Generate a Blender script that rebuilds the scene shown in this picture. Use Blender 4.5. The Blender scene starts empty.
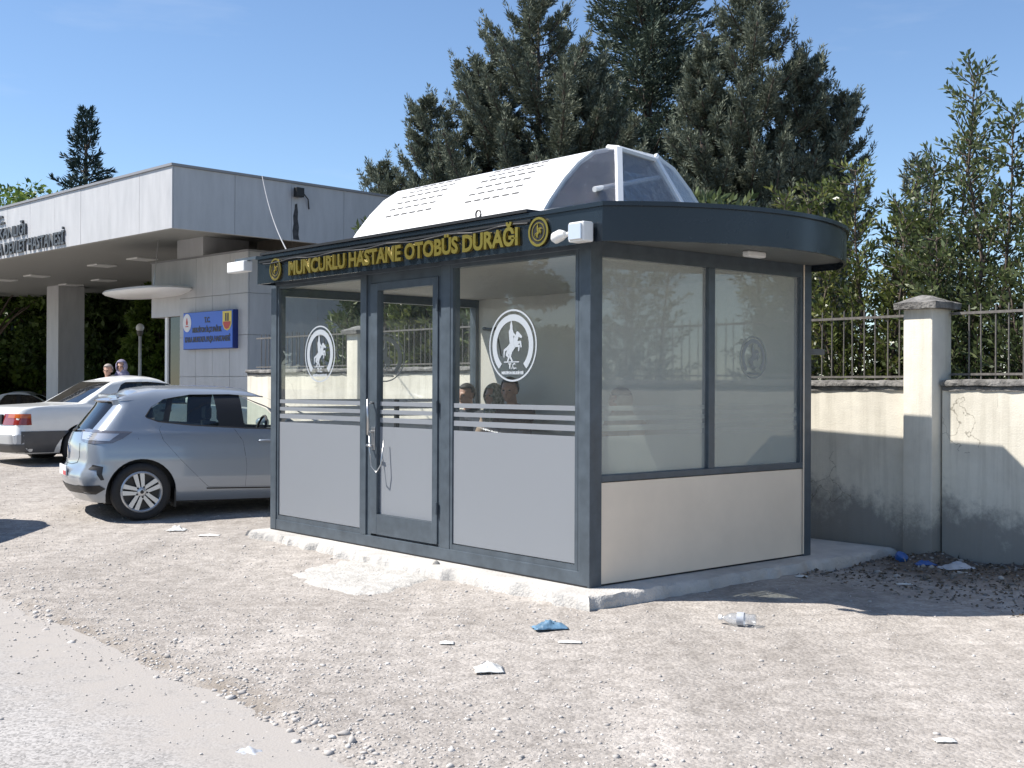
import bpy, bmesh, math, random
import numpy as np
from mathutils import Vector, Matrix, Quaternion
random.seed(7); RNG = np.random.default_rng(11)
scn = bpy.context.scene
COL = scn.collection
rad = math.radians

# ------------------------------------------------------------------ object helpers
def tag(o, label=None, cat=None, group=None, kind=None):
    if label: o['label'] = label
    if cat: o['category'] = cat
    if group: o['group'] = group
    if kind: o['kind'] = kind
    return o

def empty(name, loc=(0, 0, 0), rz=0.0, label=None, cat=None, group=None):
    o = bpy.data.objects.new(name, None); COL.objects.link(o)
    o.location = loc; o.rotation_euler = (0, 0, rz); o.empty_display_size = 0.2
    return tag(o, label, cat, group)

def link_mesh(name, me, m=None, parent=None, smooth=False, angle=None):
    o = bpy.data.objects.new(name, me); COL.objects.link(o)
    if m is not None:
        if len(me.materials): me.materials.clear()
        for k in (m if isinstance(m, (list, tuple)) else [m]): me.materials.append(k)
    if parent is not None: o.parent = parent
    if smooth:
        me.polygons.foreach_set('use_smooth', [True]*len(me.polygons))
        if angle: me.set_sharp_from_angle(angle=rad(angle))
    return o

def np_mesh(name, V, F, m=None, parent=None, smooth=False, angle=None):
    """V (n,3), F (k,3|4) numpy"""
    V = np.asarray(V, dtype=np.float32); F = np.asarray(F, dtype=np.int32)
    me = bpy.data.meshes.new(name)
    me.vertices.add(len(V)); me.vertices.foreach_set('co', V.ravel())
    k = F.shape[1]
    me.loops.add(F.size); me.loops.foreach_set('vertex_index', F.ravel())
    me.polygons.add(len(F)); me.polygons.foreach_set('loop_start', np.arange(0, F.size, k, dtype=np.int32))
    try: me.polygons.foreach_set('loop_total', np.full(len(F), k, dtype=np.int32))
    except Exception: pass
    me.update(calc_edges=True); me.validate()
    return link_mesh(name, me, m, parent, smooth, angle)

class MB:
    def __init__(s): s.v = []; s.f = []; s.mi = []
    def add(s, vs, fs, mi=0):
        b = len(s.v); s.v += [tuple(p) for p in vs]
        for f in fs: s.f.append([b+i for i in f]); s.mi.append(mi)
        return s
    def box(s, x0, x1, y0, y1, z0, z1, mi=0, bev=0.0):
        if x0 > x1: x0, x1 = x1, x0
        if y0 > y1: y0, y1 = y1, y0
        if z0 > z1: z0, z1 = z1, z0
        if bev <= 0:
            vs = [(x, y, z) for z in (z0, z1) for y in (y0, y1) for x in (x0, x1)]
            return s.add(vs, [(0, 2, 3, 1), (4, 5, 7, 6), (0, 1, 5, 4), (2, 6, 7, 3), (0, 4, 6, 2), (1, 3, 7, 5)], mi)
        bm = bmesh.new(); bmesh.ops.create_cube(bm, size=1)
        for v in bm.verts: v.co = Vector(((x0+x1)/2+v.co.x*(x1-x0), (y0+y1)/2+v.co.y*(y1-y0), (z0+z1)/2+v.co.z*(z1-z0)))
        bmesh.ops.bevel(bm, geom=bm.edges[:], offset=bev, segments=2, affect='EDGES', profile=0.5)
        return s.bm(bm, mi)
    def bm(s, bm, mi=0):
        bm.verts.index_update()
        s.add([v.co[:] for v in bm.verts], [[v.index for v in f.verts] for f in bm.faces], mi); bm.free(); return s
    def tube(s, pts, r, n=8, mi=0, caps=True):
        pts = [Vector(p) for p in pts]; rs = r if isinstance(r, (list, tuple)) else [r]*len(pts)
        vs = []; up = Vector((0.13, 0.27, 0.95)).normalized()
        for i, p in enumerate(pts):
            d = (pts[min(i+1, len(pts)-1)]-pts[max(i-1, 0)])
            d = d.normalized() if d.length > 1e-9 else Vector((0, 0, 1))
            a = d.cross(up)
            if a.length < 0.05: a = d.cross(Vector((1, 0, 0)))
            a.normalize(); b = d.cross(a).normalized()
            for k in range(n):
                t = 2*math.pi*k/n
                vs.append(p+(a*math.cos(t)+b*math.sin(t))*rs[i])
        fs = []
        for i in range(len(pts)-1):
            for k in range(n):
                fs.append((i*n+k, i*n+(k+1) % n, (i+1)*n+(k+1) % n, (i+1)*n+k))
        if caps: fs.append(list(range(n))[::-1]); fs.append([(len(pts)-1)*n+k for k in range(n)])
        return s.add(vs, fs, mi)
    def prism(s, poly, fn, mi=0):
        """poly: list of 2d points; fn(p, t) -> 3d at depth t in 0/1"""
        n = len(poly)
        vs = [fn(p, 0) for p in poly]+[fn(p, 1) for p in poly]
        fs = [list(range(n))[::-1], [n+i for i in range(n)]]
        for i in range(n): j = (i+1) % n; fs.append((i, j, n+j, n+i))
        return s.add(vs, fs, mi)
    def ball(s, c, r, seg=10, rings=8, mi=0):
        r = r if isinstance(r, (tuple, list)) else (r, r, r)
        bm = bmesh.new(); bmesh.ops.create_uvsphere(bm, u_segments=seg, v_segments=rings, radius=1)
        for v in bm.verts: v.co = Vector((c[0]+v.co.x*r[0], c[1]+v.co.y*r[1], c[2]+v.co.z*r[2]))
        return s.bm(bm, mi)
    def build(s, name, m=None, parent=None, smooth=False, angle=None, recalc=True):
        me = bpy.data.meshes.new(name); me.from_pydata(s.v, [], s.f)
        for p, i in zip(me.polygons, s.mi): p.material_index = i
        me.update()
        if recalc:
            bm = bmesh.new(); bm.from_mesh(me); bmesh.ops.recalc_face_normals(bm, faces=bm.faces[:]); bm.to_mesh(me); bm.free()
        return link_mesh(name, me, m, parent, smooth, angle)

def bake(o, name=None):
    """apply the modifiers of o to its own mesh"""
    bpy.context.view_layer.update()
    dg = bpy.context.evaluated_depsgraph_get()
    me = bpy.data.meshes.new_from_object(o.evaluated_get(dg))
    o.modifiers.clear(); o.data = me; me.name = name or o.name
    return o

def children(o): return [c for c in bpy.data.objects if c.parent == o]
def copy_tree(o, parent=None):
    c = o.copy(); COL.objects.link(c)
    if parent is not None: c.parent = parent; c.matrix_parent_inverse = o.matrix_parent_inverse
    for ch in children(o): copy_tree(ch, c)
    return c

def text_mesh(name, s, size, m, parent=None, extrude=0.01, offset=0.0, align='LEFT', width=None, spacing=1.0, mat4=None, bevel=0.0):
    cu = bpy.data.curves.new(name, 'FONT'); cu.body = s; cu.size = size; cu.extrude = extrude; cu.offset = offset
    cu.align_x = align; cu.space_character = spacing; cu.resolution_u = 3; cu.bevel_depth = bevel
    o = bpy.data.objects.new(name, cu); COL.objects.link(o)
    bpy.context.view_layer.update()
    dg = bpy.context.evaluated_depsgraph_get()
    me = bpy.data.meshes.new_from_object(o.evaluated_get(dg))
    bpy.data.objects.remove(o)
    xs = [v.co.x for v in me.vertices]
    if width:
        k = width/(max(xs)-min(xs))
        x0 = min(xs)
        for v in me.vertices: v.co.x = (v.co.x-x0)*k
        if align == 'CENTER':
            for v in me.vertices: v.co.x -= width/2
    if mat4 is not None: me.transform(mat4)
    return link_mesh(name, me, m, parent)

# ------------------------------------------------------------------ numeric noise
def _hash(ix, iy, seed):
    n = (ix.astype(np.int64)*374761393+iy.astype(np.int64)*668265263+seed*974711) & 0x7fffffff
    n = ((n ^ (n >> 13))*1274126177) & 0x7fffffff
    return ((n ^ (n >> 16)) & 0xffff)/65535.0
def vnoise(x, y, seed=0):
    ix = np.floor(x); iy = np.floor(y); fx = x-ix; fy = y-iy
    fx = fx*fx*(3-2*fx); fy = fy*fy*(3-2*fy)
    a = _hash(ix, iy, seed); b = _hash(ix+1, iy, seed); c = _hash(ix, iy+1, seed); d = _hash(ix+1, iy+1, seed)
    return (a*(1-fx)+b*fx)*(1-fy)+(c*(1-fx)+d*fx)*fy
def fbm(x, y, seed=0, o=4):
    r = 0; a = 0.5
    for i in range(o): r = r+a*vnoise(x*2**i, y*2**i, seed+i*17); a *= 0.5
    return r
def sstep(a, b, x):
    t = np.clip((x-a)/(b-a), 0, 1); return t*t*(3-2*t)

# ------------------------------------------------------------------ materials
MATS = {}
def nodemat(name):
    m = bpy.data.materials.new(name); m.use_nodes = True; nt = m.node_tree; nt.nodes.clear()
    out = nt.nodes.new('ShaderNodeOutputMaterial'); return m, nt, out
def N(nt, t, **kw):
    n = nt.nodes.new(t)
    for k, v in kw.items():
        if k in n.inputs.keys(): n.inputs[k].default_value = v
        else: setattr(n, k, v)
    return n
def c4(c): return (c[0], c[1], c[2], 1)
def paint(name, col, rough=0.5, metal=0.0, var=0.0, scale=6.0, bump=0.0, bscale=60.0, coat=0.0, spec=0.5, col2=None, stretch=None, detail=4.0):
    m, nt, out = nodemat(name)
    p = N(nt, 'ShaderNodeBsdfPrincipled', Roughness=rough, Metallic=metal)
    p.inputs['Base Color'].default_value = c4(col); p.inputs['Coat Weight'].default_value = coat; p.inputs['Coat Roughness'].default_value = 0.06
    p.inputs['Specular IOR Level'].default_value = spec
    tc = N(nt, 'ShaderNodeTexCoord'); vec = tc.outputs['Object']
    if stretch:
        mp = N(nt, 'ShaderNodeMapping'); mp.inputs['Scale'].default_value = stretch; nt.links.new(vec, mp.inputs[0]); vec = mp.outputs[0]
    if var > 0 or col2:
        nz = N(nt, 'ShaderNodeTexNoise', Scale=scale, Detail=detail, Roughness=0.6); nt.links.new(vec, nz.inputs['Vector'])
        rp = N(nt, 'ShaderNodeValToRGB'); nt.links.new(nz.outputs['Fac'], rp.inputs[0])
        a = col2 if col2 else [max(0, c*(1-var)) for c in col]; b = col if col2 else [c*(1+var) for c in col]
        rp.color_ramp.elements[0].color = c4(a); rp.color_ramp.elements[1].color = c4(b)
        rp.color_ramp.elements[0].position = 0.32; rp.color_ramp.elements[1].position = 0.68
        nt.links.new(rp.outputs[0], p.inputs['Base Color'])
        rr = N(nt, 'ShaderNodeMapRange'); rr.inputs[3].default_value = rough*0.85; rr.inputs[4].default_value = min(1, rough*1.2)
        nt.links.new(nz.outputs['Fac'], rr.inputs[0]); nt.links.new(rr.outputs[0], p.inputs['Roughness'])
    if bump > 0:
        n2 = N(nt, 'ShaderNodeTexNoise', Scale=bscale, Detail=4.0); nt.links.new(vec, n2.inputs['Vector'])
        b = N(nt, 'ShaderNodeBump', Strength=bump, Distance=0.02); nt.links.new(n2.outputs['Fac'], b.inputs['Height']); nt.links.new(b.outputs[0], p.inputs['Normal'])
    nt.links.new(p.outputs[0], out.inputs[0]); MATS[name] = m; return m

def glass(name, tint=(0.86, 0.9, 0.88), ior=1.5, gain=1.0, dust=0.05, dcol=(0.5, 0.5, 0.48), rough=0.0, bump=0.0, streak=False):
    m, nt, out = nodemat(name)
    tr = N(nt, 'ShaderNodeBsdfTransparent'); tr.inputs[0].default_value = c4(tint)
    gl = N(nt, 'ShaderNodeBsdfGlossy', Roughness=rough); gl.inputs[0].default_value = (1, 1, 1, 1)
    df = N(nt, 'ShaderNodeBsdfDiffuse'); df.inputs[0].default_value = c4(dcol)
    # Schlick reflectance, the same from both faces of the pane
    geo = N(nt, 'ShaderNodeNewGeometry'); dt = N(nt, 'ShaderNodeVectorMath', operation='DOT_PRODUCT')
    nt.links.new(geo.outputs['Normal'], dt.inputs[0]); nt.links.new(geo.outputs['Incoming'], dt.inputs[1])
    ab = N(nt, 'ShaderNodeMath', operation='ABSOLUTE'); nt.links.new(dt.outputs['Value'], ab.inputs[0])
    om = N(nt, 'ShaderNodeMath', operation='SUBTRACT', use_clamp=True); om.inputs[0].default_value = 1.0; nt.links.new(ab.outputs[0], om.inputs[1])
    pw = N(nt, 'ShaderNodeMath', operation='POWER'); pw.inputs[1].default_value = 5.0; nt.links.new(om.outputs[0], pw.inputs[0])
    f0 = ((ior-1)/(ior+1))**2*gain
    mu = N(nt, 'ShaderNodeMath', operation='MULTIPLY_ADD', use_clamp=True); mu.inputs[1].default_value = 1-f0; mu.inputs[2].default_value = f0
    nt.links.new(pw.outputs[0], mu.inputs[0])
    m1 = N(nt, 'ShaderNodeMixShader'); m1.inputs[0].default_value = dust
    nt.links.new(tr.outputs[0], m1.inputs[1]); nt.links.new(df.outputs[0], m1.inputs[2])
    m2 = N(nt, 'ShaderNodeMixShader'); nt.links.new(mu.outputs[0], m2.inputs[0])
    nt.links.new(m1.outputs[0], m2.inputs[1]); nt.links.new(gl.outputs[0], m2.inputs[2]); nt.links.new(m2.outputs[0], out.inputs[0])
    if streak:
        t2 = N(nt, 'ShaderNodeTexCoord'); wv = N(nt, 'ShaderNodeTexNoise', Scale=1.7, Detail=4.0, Distortion=1.2); nt.links.new(t2.outputs['Object'], wv.inputs['Vector'])
        pk = N(nt, 'ShaderNodeMath', operation='SUBTRACT'); pk.inputs[1].default_value = 0.5; nt.links.new(wv.outputs['Fac'], pk.inputs[0])
        a2 = N(nt, 'ShaderNodeMath', operation='ABSOLUTE'); nt.links.new(pk.outputs[0], a2.inputs[0])
        r2 = N(nt, 'ShaderNodeMapRange'); r2.inputs[1].default_value = 0.0; r2.inputs[2].default_value = 0.016; r2.inputs[3].default_value = 0.34; r2.inputs[4].default_value = dust
        nt.links.new(a2.outputs[0], r2.inputs[0]); nt.links.new(r2.outputs[0], m1.inputs[0])
    if bump > 0:
        tc = N(nt, 'ShaderNodeTexCoord'); nz = N(nt, 'ShaderNodeTexNoise', Scale=9.0, Detail=5.0, Roughness=0.7); nt.links.new(tc.outputs['Object'], nz.inputs['Vector'])
        b = N(nt, 'ShaderNodeBump', Strength=bump, Distance=0.03); nt.links.new(nz.outputs['Fac'], b.inputs['Height'])
        nt.links.new(b.outputs[0], gl.inputs['Normal']); nt.links.new(b.outputs[0], dt.inputs[0])
    MATS[name] = m; return m

def film(name, col, transl, see=0.1, rough=0.45):
    m, nt, out = nodemat(name)
    p = N(nt, 'ShaderNodeBsdfPrincipled', Roughness=rough); p.inputs['Base Color'].default_value = c4(col)
    t = N(nt, 'ShaderNodeBsdfTranslucent'); t.inputs[0].default_value = c4([min(1, c*1.15) for c in col])
    s = N(nt, 'ShaderNodeBsdfTransparent')
    a = N(nt, 'ShaderNodeMixShader'); a.inputs[0].default_value = transl; nt.links.new(p.outputs[0], a.inputs[1]); nt.links.new(t.outputs[0], a.inputs[2])
    b = N(nt, 'ShaderNodeMixShader'); b.inputs[0].default_value = see; nt.links.new(a.outputs[0], b.inputs[1]); nt.links.new(s.outputs[0], b.inputs[2])
    nt.links.new(b.outputs[0], out.inputs[0]); MATS[name] = m; return m

def leafmat(name, c1, c2, c3=None, rough=0.5, transl=0.25, scale=1.6, spec=0.4):
    m, nt, out = nodemat(name)
    geo = N(nt, 'ShaderNodeNewGeometry'); tc = N(nt, 'ShaderNodeTexCoord')
    nz = N(nt, 'ShaderNodeTexNoise', Scale=scale, Detail=2.0); nt.links.new(tc.outputs['Object'], nz.inputs['Vector'])
    ad = N(nt, 'ShaderNodeMath', operation='MULTIPLY_ADD'); ad.inputs[1].default_value = 0.55
    nt.links.new(geo.outputs['Random Per Island'], ad.inputs[0])
    ml = N(nt, 'ShaderNodeMath', operation='MULTIPLY'); ml.inputs[1].default_value = 0.5; nt.links.new(nz.outputs['Fac'], ml.inputs[0]); nt.links.new(ml.outputs[0], ad.inputs[2])
    rp = N(nt, 'ShaderNodeValToRGB'); nt.links.new(ad.outputs[0], rp.inputs[0])
    e = rp.color_ramp.elements; e[0].position = 0.2; e[0].color = c4(c1); e[1].position = 0.65; e[1].color = c4(c2)
    if c3: k = e.new(0.88); k.color = c4(c3)
    p = N(nt, 'ShaderNodeBsdfPrincipled', Roughness=rough); p.inputs['Specular IOR Level'].default_value = spec
    nt.links.new(rp.outputs[0], p.inputs['Base Color'])
    t = N(nt, 'ShaderNodeBsdfTranslucent'); nt.links.new(rp.outputs[0], t.inputs[0])
    mx = N(nt, 'ShaderNodeMixShader'); mx.inputs[0].default_value = transl
    nt.links.new(p.outputs[0], mx.inputs[1]); nt.links.new(t.outputs[0], mx.inputs[2]); nt.links.new(mx.outputs[0], out.inputs[0])
    MATS[name] = m; return m

paint('anthracite', (0.064, 0.081, 0.098), 0.38, var=0.20, scale=7, spec=0.5)
paint('canopy_paint', (0.009, 0.0145, 0.021), 0.26, var=0.15, scale=2.5)
paint('soffit', (0.115, 0.122, 0.12), 0.5, var=0.08)
paint('gasket', (0.012, 0.012, 0.013), 0.6)
paint('beige_panel', (0.80, 0.685, 0.55), 0.4, var=0.04, scale=2.5)
paint('inner_panel', (0.66, 0.64, 0.58), 0.5, var=0.03, scale=2)
paint('ceiling_panel', (0.55, 0.53, 0.49), 0.5, var=0.12, scale=3, stretch=(1, 14, 1))
paint('tile_floor', (0.35, 0.33, 0.30), 0.5, var=0.1)
paint('white_paint', (0.80, 0.80, 0.79), 0.35, var=0.03, scale=3)
paint('white_plastic', (0.74, 0.74, 0.72), 0.4, var=0.05, scale=8)
paint('gold', (0.36, 0.28, 0.06), 0.3, metal=0.75)
paint('black', (0.012, 0.012, 0.012), 0.5)
paint('steel', (0.5, 0.5, 0.5), 0.3, metal=0.9)
paint('slot_dark', (0.06, 0.058, 0.055), 0.7)
paint('decal_white', (0.38, 0.41, 0.44), 0.5)
paint('emblem_image_grey', (0.27, 0.29, 0.29), 0.5)
paint('bench_wood', (0.22, 0.13, 0.07), 0.5, var=0.3, stretch=(8, 1, 8))
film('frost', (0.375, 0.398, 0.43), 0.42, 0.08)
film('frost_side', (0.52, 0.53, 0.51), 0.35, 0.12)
glass('window_glass', (0.965, 0.975, 0.972), 1.5, 0.55, 0.02, (0.5, 0.55, 0.56))
glass('side_glass', (0.86, 0.90, 0.88), 1.5, 0.95, 0.19, (0.82, 0.81, 0.79))
glass('plastic_sheet', (0.88, 0.88, 0.89), 1.5, 2.0, 0.04, (0.75, 0.75, 0.78), rough=0.05, bump=1.0)
glass('car_glass', (0.62, 0.72, 0.70), 1.5, 1.6, 0.01)
glass('dark_glass', (0.10, 0.13, 0.13), 1.5, 1.6, 0.02)
glass('clear_bottle', (0.9, 0.92, 0.94), 1.5, 1.6, 0.15, (0.7, 0.72, 0.75), rough=0.1)
# hospital
paint('stone_cladding', (0.47, 0.47, 0.475), 0.5, var=0.09, scale=3.0, bump=0.08, bscale=60, stretch=(1.6, 1.6, .35), detail=9)
paint('roof_flashing', (0.25, 0.25, 0.26), 0.5)
paint('booth_brown', (0.34, 0.30, 0.26), 0.6, var=0.06)
paint('slab_soffit', (0.30, 0.30, 0.285), 0.6, var=0.06)
paint('sign_blue', (0.035, 0.14, 0.62), 0.4)
paint('sign_navy', (0.012, 0.03, 0.17), 0.4)
paint('sign_letters', (0.05, 0.05, 0.06), 0.5)
paint('emblem_red', (0.55, 0.06, 0.05), 0.5)
paint('emblem_yellow', (0.80, 0.62, 0.10), 0.5)
paint('emblem_white', (0.78, 0.76, 0.76), 0.5)
paint('letter_grey', (0.07, 0.075, 0.08), 0.45)
paint('cable_grey', (0.30, 0.30, 0.30), 0.6)
paint('rail_iron', (0.13, 0.12, 0.11), 0.6, var=0.3, scale=30)
paint('rock', (0.36, 0.34, 0.31), 0.9, var=0.25, scale=25, bump=0.3)
# cars
paint('car_silver', (0.30, 0.335, 0.38), 0.28, metal=0.35, coat=0.9)
paint('car_white', (0.74, 0.75, 0.74), 0.3, coat=0.7, var=0.02)
paint('bumper_grey', (0.42, 0.43, 0.44), 0.4, coat=0.3)
paint('car_cladding', (0.07, 0.072, 0.078), 0.45, var=0.1)
paint('car_trim', (0.015, 0.015, 0.016), 0.45)
paint('car_cabin', (0.035, 0.034, 0.033), 0.7)
paint('tyre', (0.022, 0.022, 0.023), 0.8, var=0.25, scale=20)
paint('rim_silver', (0.55, 0.56, 0.57), 0.3, metal=0.6)
paint('lamp_red', (0.25, 0.025, 0.018), 0.2, coat=0.8)
paint('lamp_orange', (0.48, 0.11, 0.02), 0.2, coat=0.8)
paint('lamp_smoke', (0.17, 0.165, 0.18), 0.12, coat=1.0, metal=0.2)
paint('lamp_clear', (0.6, 0.6, 0.62), 0.12, coat=1.0, metal=0.4)
paint('plate_white', (0.75, 0.75, 0.75), 0.4)
paint('plate_red', (0.55, 0.05, 0.06), 0.4)
paint('chrome', (0.7, 0.7, 0.7), 0.12, metal=1.0)
# people
paint('skin', (0.42, 0.24, 0.17), 0.5, var=0.08, scale=12)
paint('hair_dark', (0.012, 0.01, 0.009), 0.55, bump=0.4, bscale=150)
paint('hair_grey', (0.33, 0.29, 0.26), 0.6, bump=0.4, bscale=150)
paint('cloth_dark', (0.03, 0.035, 0.045), 0.9, bump=0.2, bscale=90)
paint('cloth_teal', (0.03, 0.09, 0.09), 0.9, bump=0.2, bscale=90)
paint('cloth_tan', (0.33, 0.25, 0.18), 0.9, bump=0.2, bscale=90)
paint('cloth_brown', (0.14, 0.085, 0.07), 0.9, bump=0.2, bscale=90)
paint('scarf_print', (0.48, 0.44, 0.36), 0.9, col2=(0.10, 0.10, 0.07), scale=34, detail=1.5)
paint('scarf_beige', (0.46, 0.38, 0.30), 0.9, var=0.15, scale=20)
paint('scarf_purple', (0.13, 0.11, 0.22), 0.8, col2=(0.35, 0.33, 0.38), scale=16)
paint('trunk_bark', (0.09, 0.07, 0.055), 0.95, var=0.3, scale=8, bump=0.5, bscale=30, stretch=(1, 1, 0.25))
leafmat('cypress', (0.060, 0.078, 0.056), (0.178, 0.200, 0.148), (0.300, 0.320, 0.245), 0.7, 0.12, 1.3, 0.2)
leafmat('cedar', (0.036, 0.054, 0.040), (0.090, 0.118, 0.088), (0.155, 0.180, 0.135), 0.7, 0.1, 1.3, 0.2)
leafmat('spruce', (0.012, 0.026, 0.024), (0.035, 0.06, 0.052), None, 0.7, 0.1, 1.3, 0.2)
leafmat('laurel', (0.045, 0.066, 0.018), (0.125, 0.155, 0.04), (0.26, 0.255, 0.09), 0.38, 0.3, 0.9, 0.5)
leafmat('olive_leaf', (0.04, 0.06, 0.024), (0.11, 0.145, 0.055), (0.20, 0.22, 0.10), 0.45, 0.3, 0.9, 0.5)
leafmat('dark_leaf', (0.028, 0.055, 0.016), (0.075, 0.125, 0.03), (0.14, 0.20, 0.05), 0.5, 0.25, 0.7)
leafmat('green_leaf', (0.045, 0.085, 0.016), (0.12, 0.19, 0.032), (0.20, 0.27, 0.06), 0.5, 0.35, 0.7)
leafmat('litter_leaf', (0.06, 0.048, 0.036), (0.16, 0.125, 0.09), (0.30, 0.25, 0.20), 0.8, 0.0, 6)
leafmat('rubble_stone', (0.10, 0.09, 0.08), (0.24, 0.22, 0.20), (0.45, 0.43, 0.41), 0.9, 0.0, 3)
leafmat('pebble_stone', (0.36, 0.335, 0.31), (0.50, 0.47, 0.44), (0.66, 0.64, 0.61), 0.9, 0.0, 3)
M = MATS

# ------------------------------------------------------------------ frames of reference
KYAW = 0.7128245                       # kiosk frame: local x runs along its short side, local y along its front
KORG = Vector((0.549, 8.3328, 0.12))
def K2W(v, u, z=0.0):                  # kiosk local -> world (z from the plinth top)
    c, s = math.cos(KYAW), math.sin(KYAW)
    return Vector((KORG.x+c*v-s*u, KORG.y+s*v+c*u, KORG.z+z))
def kiosk_uv(X, Y):
    c, s = math.cos(KYAW), math.sin(KYAW); dx = X-KORG.x; dy = Y-KORG.y
    return -s*dx+c*dy, c*dx+s*dy       # u, v
HYAW = rad(45.0); HORG = Vector((-6.035, 21.0, 0.0))
ROAD_V = -3.15

def ground_h(X, Y):
    X = np.asarray(X, float); Y = np.asarray(Y, float)
    u, v = kiosk_uv(X, Y)
    h = 0.30*sstep(9.8, 22.0, Y)-0.57*sstep(26.0, 46.0, Y)
    rd = v-ROAD_V+0.16*(fbm(u*1.3, v*0.4+3, 5, 3)-0.45)
    rise = sstep(-0.05, 0.30, rd)
    h = h+(0.004+0.018*rise)-0.022*(1-sstep(-0.12, 0.02, rd))
    rough = np.where(rd > 0, 1.0, 0.2)
    near = np.exp(-((X/14)**2+((Y-8)/14)**2))
    h = h+rough*near*(0.030*(fbm(X*1.1, Y*1.1, 21, 4)-0.47)+0.014*(fbm(X*7, Y*7, 31, 3)-0.44))
    h = h-0.022
    du = np.maximum(0, np.maximum(-.3-u, u-4.6)); dv = np.maximum(0, np.maximum(-.3-v, v-3.6))
    h = h+.036*np.exp(-(du*du+dv*dv)/.5)*(v < 2.4)+.035*np.exp(-(du*du+dv*dv)/.5)*sstep(2.4, 1.2, v)*0
    m = sstep(2.1, 3.6, v)*sstep(0.0, -0.45, u)*sstep(-14, -9, u)
    h = h+m*(0.075+0.10*(fbm(X*3, Y*3, 41, 4)-0.4))
    # a shallow rut beside the road edge
    h = h-0.02*np.exp(-((rd-0.05)/0.10)**2)*sstep(-2.5, 0.5, u)
    return h
def gz(x, y): return float(ground_h(np.array([x]), np.array([y]))[0])

# ------------------------------------------------------------------ ground
def ramp_axis(lo, hi, step, far, n):
    core = np.arange(lo, hi+1e-6, step)
    k = np.geomspace(step*2, far, n)
    return np.concatenate([lo-np.cumsum(np.diff(np.concatenate([[0], k])))[::-1], core, hi+np.cumsum(np.diff(np.concatenate([[0], k])))])
gx = ramp_axis(-8, 6, 0.045, 500, 46); gy = ramp_axis(3.4, 16, 0.045, 500, 46)
GX, GY = np.meshgrid(gx, gy); GZ = ground_h(GX, GY)
V = np.stack([GX.ravel(), GY.ravel(), GZ.ravel()], 1)
nx, ny = len(gx), len(gy)
I = (np.arange(ny-1)[:, None]*nx+np.arange(nx-1)[None, :]).ravel()
F = np.stack([I, I+1, I+nx+1, I+nx], 1)

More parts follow.
